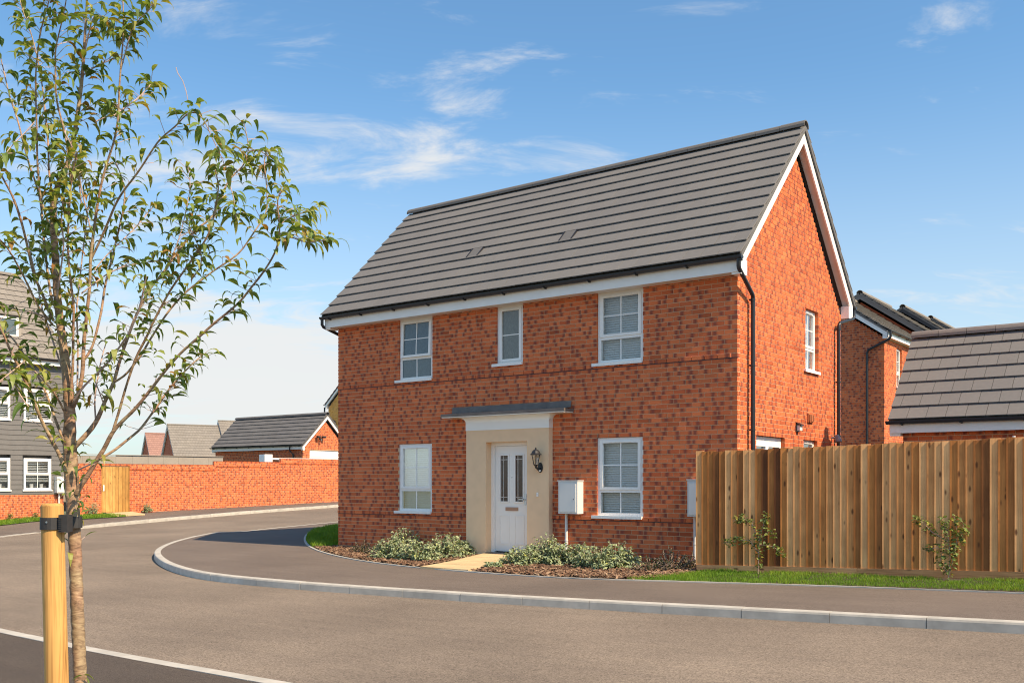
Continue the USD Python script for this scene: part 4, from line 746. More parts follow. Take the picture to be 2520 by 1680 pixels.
for zz in (.35, 1.0, 1.6): put(fn, 'rail', MB().add([(x, y, .161 + .0303 * (x + .258) + zz + dz) for x in (-.25, 7.2) for y in (FY + .005, FY + .044) for dz in (0, .08)], BRF, (.5, rng.random(), .4)), FENCE_X)

# ------------------------------------------------------------------ other buildings
def gabled(name, label, group, org, rz, L, Wd, eave, pitch, roofmat, wallmat=BRICK, base=0.0, over=.15, bricks_on=(), zmin=0.0, barge=PVC, holes_=None, rows=None, tile_parts=True, ridge_mat=None, fascia=True, gut=True, tile_w=.30, most=300, vis=None, lift_roof=0.0, boxend=True):
    """gabled building in its own frame: eaves walls along x (length L, front at y=0 facing -y), gables at x=0 (facing -x) and x=L; origin = front left corner"""
    t = T(name, label, 'house' if 'garage' not in name and 'shed' not in name else ('garage' if 'garage' in name else 'building'), group)
    c, s = math.cos(rz), math.sin(rz); o = np.asarray(org, float)
    def X(p): p = np.asarray(p, float); return np.stack([o[0] + p[..., 0] * c - p[..., 1] * s, o[1] + p[..., 0] * s + p[..., 1] * c, o[2] + p[..., 2]], -1)
    def D(d): return (d[0] * c - d[1] * s, d[0] * s + d[1] * c)
    hr = Wd / 2 * math.tan(pitch); holes_ = holes_ or {}
    faces = {'front': ((0, 0, 0), (1, 0), (0, -1), rect(0, L, base, eave)), 'right': ((L, 0, 0), (0, 1), (1, 0), Polygon([(0, base), (Wd, base), (Wd, eave), (Wd / 2, eave + hr), (0, eave)])),
             'left': ((0, 0, 0), (0, 1), (-1, 0), Polygon([(0, base), (Wd, base), (Wd, eave), (Wd / 2, eave + hr), (0, eave)])), 'back': ((0, Wd, 0), (1, 0), (0, 1), rect(0, L, base, eave))}
    for k, (fo, u, n, po) in faces.items():
        hs = [rect(*h) for h in holes_.get(k, [])]; cp = po.buffer(-.012, join_style=2)
        if hs: cp = cp.difference(unary_union([h.buffer(.008, join_style=2) for h in hs]))
        wn = put(t, {'front': 'front_wall', 'right': 'gable_wall', 'left': 'gable_wall', 'back': 'rear_wall'}[k], core(X(fo), D(u), D(n), cp, t1=-.22), MORTAR if k in bricks_on else wallmat)
        if k in bricks_on:
            po2 = po.difference(unary_union(hs)) if hs else po
            st = (lambda q: 0.0 if q % 2 else .1125) if k == 'right' else (lambda q: 0.0); en = (lambda q: .1125 if q % 2 else 0.0) if k == 'front' else (lambda q: 0.0)
            bl = bricks(X(fo), D(u), D(n), po2, 0.0, st, en, zmin=zmin)
            lay(wn, bl, wallmat, vis or (lambda q: True), most, flip=False)
    ov = over; ez = eave + .20 + lift_roof; hl = ov + .02
    def rp(x, y, z): return X((x, y, z))
    rt = MB(); run = Wd / 2 + ov; rise = run * math.tan(pitch)
    rt.add(*slab(rp(-hl, -ov + .02, ez), rp(L + hl, -ov + .02, ez), rp(L + hl, Wd / 2, ez + rise), rp(-hl, Wd / 2, ez + rise), .05)); rt.add(*slab(rp(L + hl, Wd + ov - .02, ez), rp(-hl, Wd + ov - .02, ez), rp(-hl, Wd / 2, ez + rise), rp(L + hl, Wd / 2, ez + rise), .05))
    ro = put(t, 'roof', rt, TILE_D)
    for side, (e0, ud, dd) in {'front': ((-hl, -ov, ez), (1, 0), (0, 1)), 'back': ((L + hl, Wd + ov, ez), (-1, 0), (0, -1))}.items():
        tl_ = roof_tiles(X(e0), D(ud), D(dd), L + 2 * hl, pitch, run - .02, width=tile_w, nrows=rows)
        if tile_parts == side or tile_parts is True and side == 'front': lay(ro, tl_, roofmat, lambda q: True, 300, name='roof_tile', rest='roof_tiles')
        else: m = MB(); [m.add(b[0], BRF, b[1]) for b in tl_]; put(ro, 'roof_tiles', m, roofmat, kind='stuff')
    ridge_tiles(ro, X((-hl, Wd / 2, ez + rise)), X((L + hl, Wd / 2, ez + rise)), ridge_mat or roofmat)
    f = boxvf((0, 0, 0), (1, 1, 1))[1]
    for xa, xb_ in ((L + hl - .035, L + hl - .012), (-hl + .012, -hl + .035)):
        for yA, sg in ((-ov + .03, 1), (Wd + ov - .03, -1)):
            v = boxvf((xa, 0, 0), (xb_, 1, 1))[0]; q = v.copy(); dl = run - .03; q[:, 1] = yA + sg * dl * v[:, 1]; q[:, 2] = ez - .20 + dl * math.tan(pitch) * v[:, 1] + .17 * v[:, 2]; put(t, 'bargeboard', MB().add(X(q), f if sg > 0 else f[:, ::-1]), barge)
            a, b = (L - .001, xa + .001) if xa > 0 else (xb_ - .001, .001); v = boxvf((a, 0, 0), (b, 1, 1))[0]; q = v.copy(); q[:, 1] = yA + sg * dl * v[:, 1]; q[:, 2] = ez - .13 + dl * math.tan(pitch) * v[:, 1] + .012 * v[:, 2]; put(t, 'verge_soffit', MB().add(X(q), f if sg > 0 else f[:, ::-1]), SOFFIT)
            if boxend:
                ya, yb = (-ov + .03, .005) if sg > 0 else (Wd - .005, Wd + ov - .03); v = boxvf((L + .002 if xa > 0 else -hl + .02, ya, eave - .05), (L + hl - .02 if xa > 0 else -.002, yb, ez - .02))[0]; put(t, 'boxed_eave', MB().add(X(v), f), barge)
    if fascia:
        for ya, yb, sg in ((-ov, -ov + .02, -1), (Wd + ov - .02, Wd + ov, 1)):
            put(t, 'fascia', MB().add(X(boxvf((-hl + .03, ya, eave - .005), (L + hl - .03, yb, ez - .005))[0]), f), PVC)
            y0, y1 = (ya + .02, .05) if sg < 0 else (Wd - .05, yb - .02); put(t, 'soffit', MB().add(X(boxvf((.003, y0, eave + .0), (L - .003, y1, eave + .012))[0]), f), SOFFIT)
            if gut:
                yy_ = ya - .058 if sg < 0 else yb + .058; p0, p1 = ((-hl - .02, yy_, ez - .005), (L + hl + .02, yy_, ez - .005)); p0, p1 = (p0, p1) if sg < 0 else (p1, p0)
                gutterset(t, X(p0), X(p1), D((0, sg)), .92 if L < 8 else 1.2)
    return t, X, D, ez, rise
# garage on the right beside the fence
R_OR = (1.78, 2.68, 0.0)
gar, gX, gD, _, _ = gabled('brick_garage', 'single brick garage with grey tiled roof rising behind the right end of the fence', None, R_OR, 0, 7.0, 2.7, 2.235, math.radians(46), TILE, over=.17, bricks_on=('front', 'left'), zmin=1.75, rows=7, tile_w=.302, ridge_mat=tile_mat('ridge_tile', (0.165, 0.145, 0.14), .06), vis=lambda q: q[1] < 2.8)
po_ = top('white_pole', MB().add(*tube([(3.55, 2.2, -.1), (3.55, 2.2, 2.12)], .022, 10)), PVC, 'thin white pole standing behind the fence before the garage', 'pole')
# staggered houses behind, roofs stepping away
def terrace(i, x_, y0, y1, dz, label, barge_):
    Lh = y1 - y0
    return gabled('terraced_house', label, None, (x_, y0, dz), math.pi / 2, Lh, 5.6, 5.35, math.radians(35), SLATE, base=-1.0, over=.16, bricks_on=('front', 'left') if i == 0 else (), zmin=1.2, barge=barge_, holes_={'front': [(1.35, 1.98, 3.9, 5.2)]} if i == 0 else None, rows=11, tile_parts='front' if i == 0 else False, vis=(lambda q: q[2] > 2.0) if i == 0 else None, boxend=True)
# (in these frames the eaves wall that faces the side of the sun is 'front' at y=0 -> world +x)
t2, X2, D2, ez2, rise2 = terrace(0, -2.62, 17.0, 22.95, .58, 'red brick house with white bargeboard directly behind the corner house', PVC)
window(t2, X2((1.35, 0, 3.9)), D2((1, 0)), D2((0, -1)), .63, 1.3, split=.36, back='curtain', setback=.07)
zz = .58
downpipe(t2, [X2((-.16, -.235, 5.5)), X2((-.16, -.235, 5.34)), X2((-.15, -.19, 5.27)), X2((-.10, .46, 4.99)), X2((-.09, .5, 4.9)), X2((-.09, .5, 4.8)), X2((-.09, .5, 0))], clips=(3.9, 2.9), n=(0, -1), r=.04)
t3, X3, D3, ez3, _ = terrace(1, -2.42, 23.1, 26.6, .92, 'house with dark bargeboard stepping up behind the white bargeboarded one', DGREY)
t4, X4, D4, _, _ = terrace(2, -1.94, 27.1, 30.7, .92, 'house whose dark verge shows beyond the stepped brick houses', BLACK)
t5, X5, D5, _, _ = terrace(3, -1.86, 31.2, 38, 1.02, 'furthest dark roofed house of the receding row', BLACK)
# garage across the side street
g_o = np.array([-28.78 - 6.6, 16.2, .70])
bg, bX, bD, bez, _ = gabled('brick_garage', 'small brick garage with black tiled roof and white door beyond the far wall', None, g_o, 0, 6.6, 2.85, 2.25, math.radians(44), TILE_D, over=.13, bricks_on=('front', 'right'), zmin=.6, rows=8, holes_={'right': [(.42, 2.42, -.2, 2.22)]})
gd = MB(); gd.box((6.6 - .12, .42, -.3), (6.6 - .06, 2.42, 2.22)); v, f, _ = gd.arr(); gdp = put(bg, 'garage_door', MB().add(bX(v), f), GRP)
for k in range(6): v, f = boxvf((6.6 - .06, .47, .1 + k * .36), (6.6 - .045, 2.37, .1 + k * .36 + .3)); put(gdp, 'door_panel', MB().add(bX(v), f), GRP)
downpipe(bg, [bX((5.9, -.19, 2.42)), bX((5.9, -.19, 2.2)), bX((6.0, -.06, 2.0)), bX((6.0, -.06, 0))], r=.035, clips=(), n=(0, -1))
sl = T('security_light', 'twin black security light on the sunlit garage gable', 'wall lamp', loc=bX((6.62, 1.0, 2.78))); m_ = MB(); m_.add(*tube([(0, 0, 0), (.12, 0, -.03), (.14, 0, -.12)], .045, 8)); put(sl, 'arm', m_, BLACK)
for sg in (-1, 1): put(sl, 'lamp_head', MB().box((.06, sg * .16 - .08, .02), (.2, sg * .16 + .08, .12)), BLACK)
# far houses
def cam_dir(ax): return math.atan2(ax[1], ax[0])
th = math.radians(31); rd = np.array([math.cos(th) * CA - math.sin(th) * SA, math.cos(th) * SA + math.sin(th) * CA]); rzf = math.atan2(rd[1], rd[0])
def far_house(label, apex_px, Z, length, wd, roofm, ext=0.0):
    p = pxat(*apex_px, Z); pit = math.radians(46); z_e = p[2] - wd / 2 * math.tan(pit) - .55; n = np.array([-rd[1], rd[0]]); o = p[:2] - n * wd / 2
    return gabled('far_house', label, None, (o[0], o[1], z_e - 4.4), rzf, length, wd, 4.4, pit, roofm, base=-3, over=.15, rows=14, tile_parts=False, gut=True)
far_house('distant house with grey roof and dark brick gable above the far wall', (415, 1040), 105 * .989, 5.4, 7.4, SLATE)
far_house('distant house with russet pink roof left of the grey roofed one', (360, 1062), 128 * .989, 7.0, 7.0, TILE_R)
far_house('distant grey roof stepping up just left of the black roofed garage', (540, 1031), 108 * .989, 9.0, 7.6, SLATE)
yh, yX, yD, _, _ = gabled('yellow_brick_house', 'buff brick house peeping out behind the left edge of the corner house', None, (-38.5 + 8.0, 26.7, 1.0), math.pi / 2, 9, 8.0, 4.95, math.radians(42), TILE_R, wallmat=YBRICK, base=-1, bricks_on=('left',), zmin=-0.4, rows=16, tile_parts=False, vis=lambda q: q[0] < -36)
downpipe(yh, [yX((-.05, 8.28, 5.0)), yX((-.05, 8.28, 4.55)), yX((-.06, 8.2, 4.4)), yX((-.06, 7.35, 4.1)), yX((-.06, 7.3, 3.9)), yX((-.06, 7.3, 0))], r=.045)
# dark clad house at the left
HX = -28.5; HY0, HY1 = -6.0, 4.5; hb = .06
lh = T('clad_house', 'tall dark grey clad house with white windows at the left edge', 'house')
FL = dict(a=(3.00, 4.01, .62, 1.75), b=(1.05, 2.06, .62, 1.75), c=(3.00, 4.01, 3.18, 4.33), d=(1.05, 2.06, 3.18, 4.33))
lx = lambda y, z, d=0.0: (HX + d, y, z)
lhw = MB(); lhw.box((HX - 8, HY0, -.6), (HX - .2, HY1 - .02, 5.75)); put(lh, 'wall', lhw, DGREY)
pl_poly = rect(0, HY1 - HY0, -.3, .98 - hb); put(lh, 'plinth', core((HX, HY0, hb), (0, 1), (1, 0), pl_poly.buffer(-.01, join_style=2)), MORTAR)
plb = bricks((HX, HY0, hb), (0, 1), (1, 0), pl_poly, 0.0, lambda k: 0.0, lambda k: 0.0, zmin=-.2)
lay(lh, plb, BRICK, lambda q: q[1] > 2.0, 220)
wins = [(3.02, 4.02, 1.13, 2.27), (1.54, 2.54, 1.13, 2.27), (3.02, 4.02, 3.62, 4.76), (1.54, 2.54, 3.62, 4.76)]
z = .98; i = 0
while z < 5.62:                                     # lapped boards, cut round the windows
    spans = [(HY0, HY1)]
    for a, b, c, d in wins:
        if c - .03 < z + .08 < d + .03: spans = [q for (p, r_) in spans for q in ((p, min(r_, a - .03)), (max(p, b + .03), r_)) if q[1] - q[0] > .02]
    for p, r_ in spans:
        if r_ < 0.5: continue
        mb = MB(); mb.add([(HX - .2, p, z), (HX + .012, p, z), (HX - .2, r_, z), (HX + .012, r_, z), (HX - .2, p, z + .19), (HX - .006, p, z + .19), (HX - .2, r_, z + .19), (HX - .006, r_, z + .19)], [[0, 2, 3, 1], [4, 5, 7, 6], [1, 3, 7, 5], [0, 1, 5, 4], [2, 6, 7, 3], [0, 4, 6, 2]]); put(lh, 'cladding_board', mb, DGREY)
    z += .176
for a, b, c, d in wins[:4]:
    w = window(lh, (HX, a, c), (0, 1), (1, 0), b - a, d - c, split=.5, back='room', setback=-.03, bars=(1, 0), sillx=(.04, .04), fr=.075, vent=False)
    bl = MB(); zq = c + .30 if c < 2 else c + .06
    while zq < d - .06: bl.box((HX - .10, a + .06, zq), (HX - .06, b - .06, zq + .018)); zq += .062
    put(w, 'shutter', bl, BLIND)
    if c < 2:
        pm = MB(); [pm.add(*tube([(HX - .08, yy_, c + .06), (HX - .08, yy_, c + .22)], [.055, .07], 10)) for yy_ in (a + .32, a + .68)]; put(w, 'flower_pot', pm, METER)
run_ = 3.6; p_ = math.atan2(9.32 - 5.86, 3.6)
rb = MB(); rb.add(*slab((HX + .28, HY0 - .1, 5.83), (HX + .28, HY1 + .1, 5.83), (HX + .28 - 3.7, HY1 + .1, 5.83 + 3.7 * math.tan(p_)), (HX + .28 - 3.7, HY0 - .1, 5.83 + 3.7 * math.tan(p_)), .06)); lroof = put(lh, 'roof', rb, TILE_D)
tl = roof_tiles((HX + .30, HY0 - .1, 5.83), (0, 1), (-1, 0), HY1 - HY0 + .22, p_, 3.7, width=.30)
lay(lroof, tl, SLATE, lambda q: q[1] > 0.5, 200, name='roof_tile', rest='roof_tiles', flip=True)
ridge_tiles(lroof, (HX + .28 - 3.7, HY0, 5.86 + 3.7 * math.tan(p_)), (HX + .28 - 3.7, HY1 + .12, 5.86 + 3.7 * math.tan(p_)), SLATE)
put(lh, 'rear_roof', MB().add(*slab((HX + .28 - 3.7, HY0 - .1, 5.83 + 3.7 * math.tan(p_)), (HX + .28 - 3.7, HY1 + .1, 5.83 + 3.7 * math.tan(p_)), (HX - 7.2, HY1 + .1, 5.83), (HX - 7.2, HY0 - .1, 5.83), .06)), SLATE)
put(lh, 'gable_end', MB().add([(HX - .02, HY1 - .01, 5.6), (HX - 7, HY1 - .01, 5.6), (HX - 3.42, HY1 - .01, 9.15), (HX - .02, HY1 - .3, 5.6), (HX - 7, HY1 - .3, 5.6), (HX - 3.42, HY1 - .3, 9.15)], [[0, 1, 2], [3, 5, 4], [0, 2, 5], [0, 5, 3]]), DGREY)
put(lh, 'fascia', MB().box((HX + .20, HY0, 5.64), (HX + .22, HY1 + .05, 5.82)), PVC); put(lh, 'soffit', MB().box((HX, HY0, 5.64), (HX + .20, HY1 + .04, 5.655)), SOFFIT)
put(lh, 'gutter', MB().add(*gutter_shape((HX + .285, HY0, 5.85), (HX + .285, HY1 + .1, 5.85))), BLACK)
# roof window
nn_ = np.array([math.sin(p_), 0, math.cos(p_)]); ss_ = np.array([-math.cos(p_), 0, math.sin(p_)])
def rwin(y0, y1, s0, s1, h0, h1): return [tuple(np.array([HX + .30, yv, 5.83]) + ss_ * sv + nn_ * hv) for yv in (y0, y1) for sv in (s0, s1) for hv in (h0, h1)]
dm_ = MB(); dm_.box((HX - 1.75, 1.45, 6.5), (HX - .55, 3.22, 7.40)); dorm = put(lh, 'dormer', dm_, STRIP); put(dorm, 'dormer_roof', MB().add([(HX - .45, 1.38, 7.40), (HX - .45, 3.29, 7.40), (HX - 1.9, 3.29, 7.52), (HX - 1.9, 1.38, 7.52), (HX - .45, 1.38, 7.46), (HX - .45, 3.29, 7.46), (HX - 1.9, 3.29, 7.58), (HX - 1.9, 1.38, 7.58)], [[3, 2, 1, 0], [4, 5, 6, 7], [0, 1, 5, 4], [1, 2, 6, 5], [2, 3, 7, 6], [3, 0, 4, 7]]), SLATE)
fr_ = MB()
for q in ((1.6, 1.68, 6.62, 7.34), (3.02, 3.10, 6.62, 7.34), (1.68, 3.02, 6.62, 6.70), (1.68, 3.02, 7.26, 7.34), (2.32, 2.38, 6.70, 7.26)): fr_.box((HX - .56, q[0], q[2]), (HX - .51, q[1], q[3]))
put(dorm, 'window_frame', fr_, PVC); put(dorm, 'pane', MB().box((HX - .56, 1.66, 6.68), (HX - .54, 3.04, 7.28)), FROST_B)
mbx = T('meter_box', 'white meter box on the dark clad house behind the tree trunk', 'meter box', loc=(HX + .02, 4.14, 1.02)); put(mbx, 'box', MB().box((0, 0, 0), (.2, .42, .6)), METER); put(mbx, 'door', MB().box((.2, .03, .03), (.212, .39, .57)), METER); put(mbx, 'pipe', MB().add(*tube([(.05, .15, 0), (.05, .15, -.85)], .035, 10)), METER)
# far garden wall with its gate
wa, wb_ = np.array([-28.3, 4.6]), np.array([-25.25, 15.4]); wu = (wb_ - wa) / np.linalg.norm(wb_ - wa); wn_ = np.array([wu[1], -wu[0]])
fw = T('garden_wall', 'long orange brick garden wall stepping up along the side street', 'wall')
wp = Polygon([(0, 0), (11.05, 0), (11.05, 2.40), (8.33, 2.40), (8.33, 2.25), (5.47, 2.25), (5.47, 2.10), (0, 2.10)]); gate_h = rect(1.14, 2.17, -.5, 2.06)
wpb = wp.difference(gate_h)
put(fw, 'wall', core((*wa, 0.0), wu, wn_, wpb.buffer(-.006, join_style=2), t1=-.215), MORTAR)
wbk = bricks((*wa, 0.0), wu, wn_, wpb, 0.0, lambda k: 0.0, lambda k: 0.0)
pb = []
for w_, t_, c_ in wbk:
    s_ = (c_[:2] - wa) @ wu; topz = 2.10 if s_ < 5.47 else (2.25 if s_ < 8.33 else 2.40); k = round((topz - c_[2] - .0375) / PZ)
    if k == 2: w_ = w_ + np.array([*(wn_ * .02), 0]) 
    pb.append((w_, t_, c_))
lay(fw, pb, BRICK, lambda q: True, 300)
cop = MB()
for s0, s1, zt in ((0, 5.47, 2.10), (5.47, 8.33, 2.25), (8.33, 11.05, 2.40)):
    s = s0
    while s < s1 - .02:
        e = min(s + .0725, s1); v = boxvf((s + .004, -.22, zt + .002), (e - .004, .012, zt + .012))[0]; w_ = np.column_stack([wa[0] + v[:, 0] * wu[0] + v[:, 1] * wn_[0], wa[1] + v[:, 0] * wu[1] + v[:, 1] * wn_[1], v[:, 2]]); cop.add(w_, BRF, (.5, rng.random(), rng.random())); s = e
put(fw, 'brick_coping', cop, BRICK)
gt = T('timber_gate', 'pale timber boarded gate in the far brick wall', 'gate')
for i in range(8):
    s0, s1 = 1.18 + i * .12, 1.18 + (i + 1) * .12; v = boxvf((s0 + .004, -.06, .27), (s1 - .004, -.035 + (i % 2) * .004, 2.0))[0]; w_ = np.column_stack([wa[0] + v[:, 0] * wu[0] + v[:, 1] * wn_[0], wa[1] + v[:, 0] * wu[1] + v[:, 1] * wn_[1], v[:, 2]])
    put(gt, 'gate_board', MB().add(w_, BRF, (.5, rng.random(), rng.random())), GATE)
def wallbox(s0, s1, d0, d1, z0, z1): v = boxvf((s0, d0, z0), (s1, d1, z1))[0]; return np.column_stack([wa[0] + v[:, 0] * wu[0] + v[:, 1] * wn_[0], wa[1] + v[:, 0] * wu[1] + v[:, 1] * wn_[1], v[:, 2]])
put(gt, 'frame', MB().add(wallbox(1.145, 1.175, -.12, -.02, .2, 2.05), BRF, (.5, .3, .1)).add(wallbox(2.145, 2.168, -.12, -.02, .2, 2.05), BRF, (.5, .6, .1)).add(wallbox(1.146, 2.167, -.12, -.021, 2.01, 2.052), BRF, (.5, .9, .9)), GATE)
put(gt, 'latch', MB().add(wallbox(1.20, 1.25, -.035, -.015, 1.08, 1.3), BRF), PVC)
far_path = MB(); qs = [(-27.95, 5.85), (-26.0, 5.0), (-25.7, 6.05), (-27.65, 6.75)]; far_path.add(*slab(*[(*q, float(zfar(*q)) + .012) for q in qs[::-1]], .05)); top('gate_path', far_path, SAND, 'short pale slab before the far timber gate', kind='structure')
top('wall_edging', sheet(Polygon([tuple(wa + wu * 2.5 + wn_ * .02), tuple(wa + wu * 11.2 + wn_ * .02), tuple(wa + wu * 11.2 + wn_ * .10), tuple(wa + wu * 2.5 + wn_ * .10)]), lambda x, y: zfar(x, y) + .02, 1.0), CONC, 'thin pale edging at the foot of the far brick wall', kind='structure')
# things just showing over the far wall
st = T('grey_fence', 'low grey boarded screen showing above the far wall left of the garage', 'fence')
for i in range(12):
    s0 = -1.0 + i * .62; put(st, 'screen_panel', MB().add(wallbox(s0, s0 + .615, -1.62 - .02 * (i % 2), -1.58, .3, 2.44 if i < 5 else 2.47), BRF), STRIP)
put(st, 'capping', MB().add(wallbox(-1.0, 6.44, -1.66, -1.54, 2.475, 2.50), BRF), STRIP)
wc = T('white_canopy', 'flat white canopy edge just above the far brick wall', 'canopy'); put(wc, 'box_end', MB().add(wallbox(8.0, 8.35, -1.5, -.9, 1.9, 2.60), BRF), PVC); put(wc, 'fascia', MB().add(wallbox(8.35, 10.3, -1.5, -1.0, 2.38, 2.455), BRF), PVC); put(wc, 'post', MB().add(wallbox(8.1, 8.2, -1.3, -1.2, .4, 1.9), BRF).add(wallbox(10.1, 10.2, -1.3, -1.2, .4, 2.38), BRF), PVC)
sh, _, _, _, _ = gabled('garden_shed', 'small pale gabled outbuilding glimpsed between the tree limbs above the far wall', None, (-33.2, 3.2, .2), math.radians(90), 3.4, 2.6, 1.75, math.radians(35), TILE_D, wallmat=PVC, tile_parts=False, gut=False)

# ------------------------------------------------------------------ planting
def ground_at(px, py, off=0.0):
    d = pxat(px, py, 1.0) - EYE; t = np.linspace(4, 60, 6000); p = EYE + d * t[:, None]; i = np.argmax(p[:, 2] < G(p[:, 0], p[:, 1]) + off); return p[i]
def leaves(anchor, dirs, length, width, droop, r, fold=0.35, seg=3):
    """leaf blades: a folded, drooping lanceolate strip for every anchor. Returns V, F, tone"""
    n = len(anchor); a = np.asarray(anchor, float); d = np.asarray(dirs, float); d = d / np.linalg.norm(d, axis=1)[:, None]; L = np.broadcast_to(np.asarray(length, float), n); Wd = np.broadcast_to(np.asarray(width, float), n); dr = np.broadcast_to(np.asarray(droop, float), n)
    side = np.cross(d, np.array([0, 0, 1.])); nl = np.linalg.norm(side, axis=1); side[nl < 1e-3] = (1, 0, 0); side /= np.linalg.norm(side, axis=1)[:, None]
    rl = (r.random(n) - .5) * 1.6; upv = np.cross(side, d); side = side * np.cos(rl)[:, None] + upv * np.sin(rl)[:, None]; upv = np.cross(side, d)
    ts = np.linspace(0, 1, seg + 1); prof = np.sin(np.pi * ts ** .8) ** .8; prof[0], prof[-1] = .08, .0; V = np.zeros((n, seg + 1, 3, 3))
    for k, t in enumerate(ts):
        ang = dr * t * 0.5
        c = a + d * (L * t * np.cos(ang))[:, None] - np.array([0, 0, 1.]) * (L * t * np.sin(ang))[:, None]
        hw = (Wd * .5 * prof[k])[:, None]
        V[:, k, 0] = c - side * hw + upv * hw * fold; V[:, k, 1] = c; V[:, k, 2] = c + side * hw + upv * hw * fold
    F = []
    for k in range(seg):
        for q in (0, 1): b = 3 * k + q; F += [[b, b + 1, b + 4], [b, b + 4, b + 3]]
    m = 3 * (seg + 1); F = (np.array(F)[None] + m * np.arange(n)[:, None, None]).reshape(-1, 3)
    r1, r2 = r.random(n), r.random(n); tone = np.repeat(np.column_stack([r1, r1, r2]), m, 0); tone[:, 0] = np.tile(np.tile([0.25, 0.9, 0.55], seg + 1), n)
    return V.reshape(-1, 3), F, tone
def mound(name, label, cat, base, rx, ry, h, n, matl, group, seed, ll=(.06, .11), lw=.034, droop=1.1, spiky=.16):
    r = np.random.default_rng(seed); t = T(name, label, cat, group, loc=base); m = MB(); st = MB(); nb = max(12, int(n * 2.4) // 16)
    for _ in range(nb):
        th, ph = r.random() * 6.283, math.acos(1 - r.random() * .95); rad = .80 + .22 * r.random(); top_ = np.array([rx * math.sin(ph) * math.cos(th), ry * math.sin(ph) * math.sin(th), h * math.cos(ph) * (.9 + .25 * r.random())]) * rad
        b0 = np.array([top_[0] * .25, top_[1] * .25, -.02]); ax = top_ - b0; st.add(*tube([b0, b0 + ax * .5 + (0, 0, .02), top_], .003, 4, cap=False))
        k = 16; s = .35 + .65 * r.random(k); anc = b0 + ax * s[:, None] + (r.random((k, 3)) - .5) * .02; az = r.random(k) * 6.283; out = np.column_stack([np.cos(az), np.sin(az), spiky * (r.random(k) * 1.6 - .2)]) + .5 * ax / np.linalg.norm(ax)
        m.add(*leaves(anc, out, ll[0] + (ll[1] - ll[0]) * r.random(k), lw * (.7 + .6 * r.random(k)), droop * (.5 + r.random(k)), r))
    put(t, 'stems', st, TWIG, kind='stuff'); put(t, 'foliage', m, matl, kind='stuff'); return t
sage = [((948, 1377), .52, .36, .40, 620, 'leftmost front sage shrub in the bed left of the path'), ((1012, 1382), .50, .36, .36, 640, 'lowest and most forward sage shrub left of the path'), ((1010, 1358), .42, .36, .50, 480, 'back sage shrub against the wall left of the path'), ((1078, 1375), .48, .36, .46, 600, 'tall sage shrub between the window and the porch'), ((1137, 1366), .40, .36, .38, 520, 'sage shrub touching the left side of the porch'),
        ((1262, 1393), .40, .34, .36, 560, 'sage shrub hiding the foot of the white door'), ((1325, 1391), .46, .40, .48, 720, 'tall sage shrub before the right porch pier'), ((1388, 1393), .46, .40, .40, 680, 'sage shrub before the left meter box pipe'), ((1452, 1403), .50, .40, .38, 680, 'forward sage shrub under the right ground floor window'), ((1500, 1400), .42, .40, .44, 620, 'rightmost sage shrub beside the dark low planting'), ((1208, 1399), .20, .16, .14, 170, 'tiny yellowing sage plant beside the path edge')]
for i, (pp_, rx, ry, h, n, lb) in enumerate(sage):
    g = ground_at(*pp_); mound('sage_shrub', lb, 'shrub', (g[0], min(g[1] + ry * .55, -.30), float(G(g[0], g[1]))), rx * .98, ry * .98, h * 1.0, n, SAGE, 'grey green sage shrubs along the house front', 100 + i)
dark = [((1592, 1408), .40, .3, .24, 300, 'dark straggly plant left of the fence end'), ((1640, 1404), .45, .32, .34, 340, 'dark spindly plant under the second meter box'), ((1690, 1402), .36, .3, .26, 300, 'dark low plant tucked against the fence end'), ((880, 1362), .36, .28, .26, 260, 'dull low plant at the left corner of the house front'), ((918, 1368), .34, .28, .24, 240, 'dull brown plant between the left corner and the sage')]
for i, (pp_, rx, ry, h, n, lb) in enumerate(dark):
    g = ground_at(*pp_); mound('low_plant', lb, 'plant', (g[0], min(g[1] + ry * .5, -.28), float(G(g[0], g[1]))), rx, ry, h, n, DARKL, 'dark low plants along the house front', 200 + i, (.03, .06), .018, .6, .9)
for i, (s_, rr, h, lb) in enumerate(((.75, .30, .50, 'grey green bush at the foot of the far wall left of the gate'), (2.75, .2, .38, 'small bush at the foot of the far wall right of the gate'))):
    q = wa + wu * s_ + wn_ * .3; mound('wall_bush', lb, 'shrub', (*q, float(zfar(*q)) + .02), rr, rr, h, 200, SAGE, None, 300 + i, (.06, .11), .03)
for i in range(3): mound('wall_plant', ('small yellow green plant at the foot of the dark clad house nearest the frame edge', 'small leafy plant in the middle of the dark clad house grass', 'small plant under the right window of the dark clad house')[i], 'plant', (HX + .35, 2.45 + i * .75, float(zfar(HX, 3)) + .02), .22, .22, .28, 90, SHRUB, None, 320 + i, (.05, .09), .03)
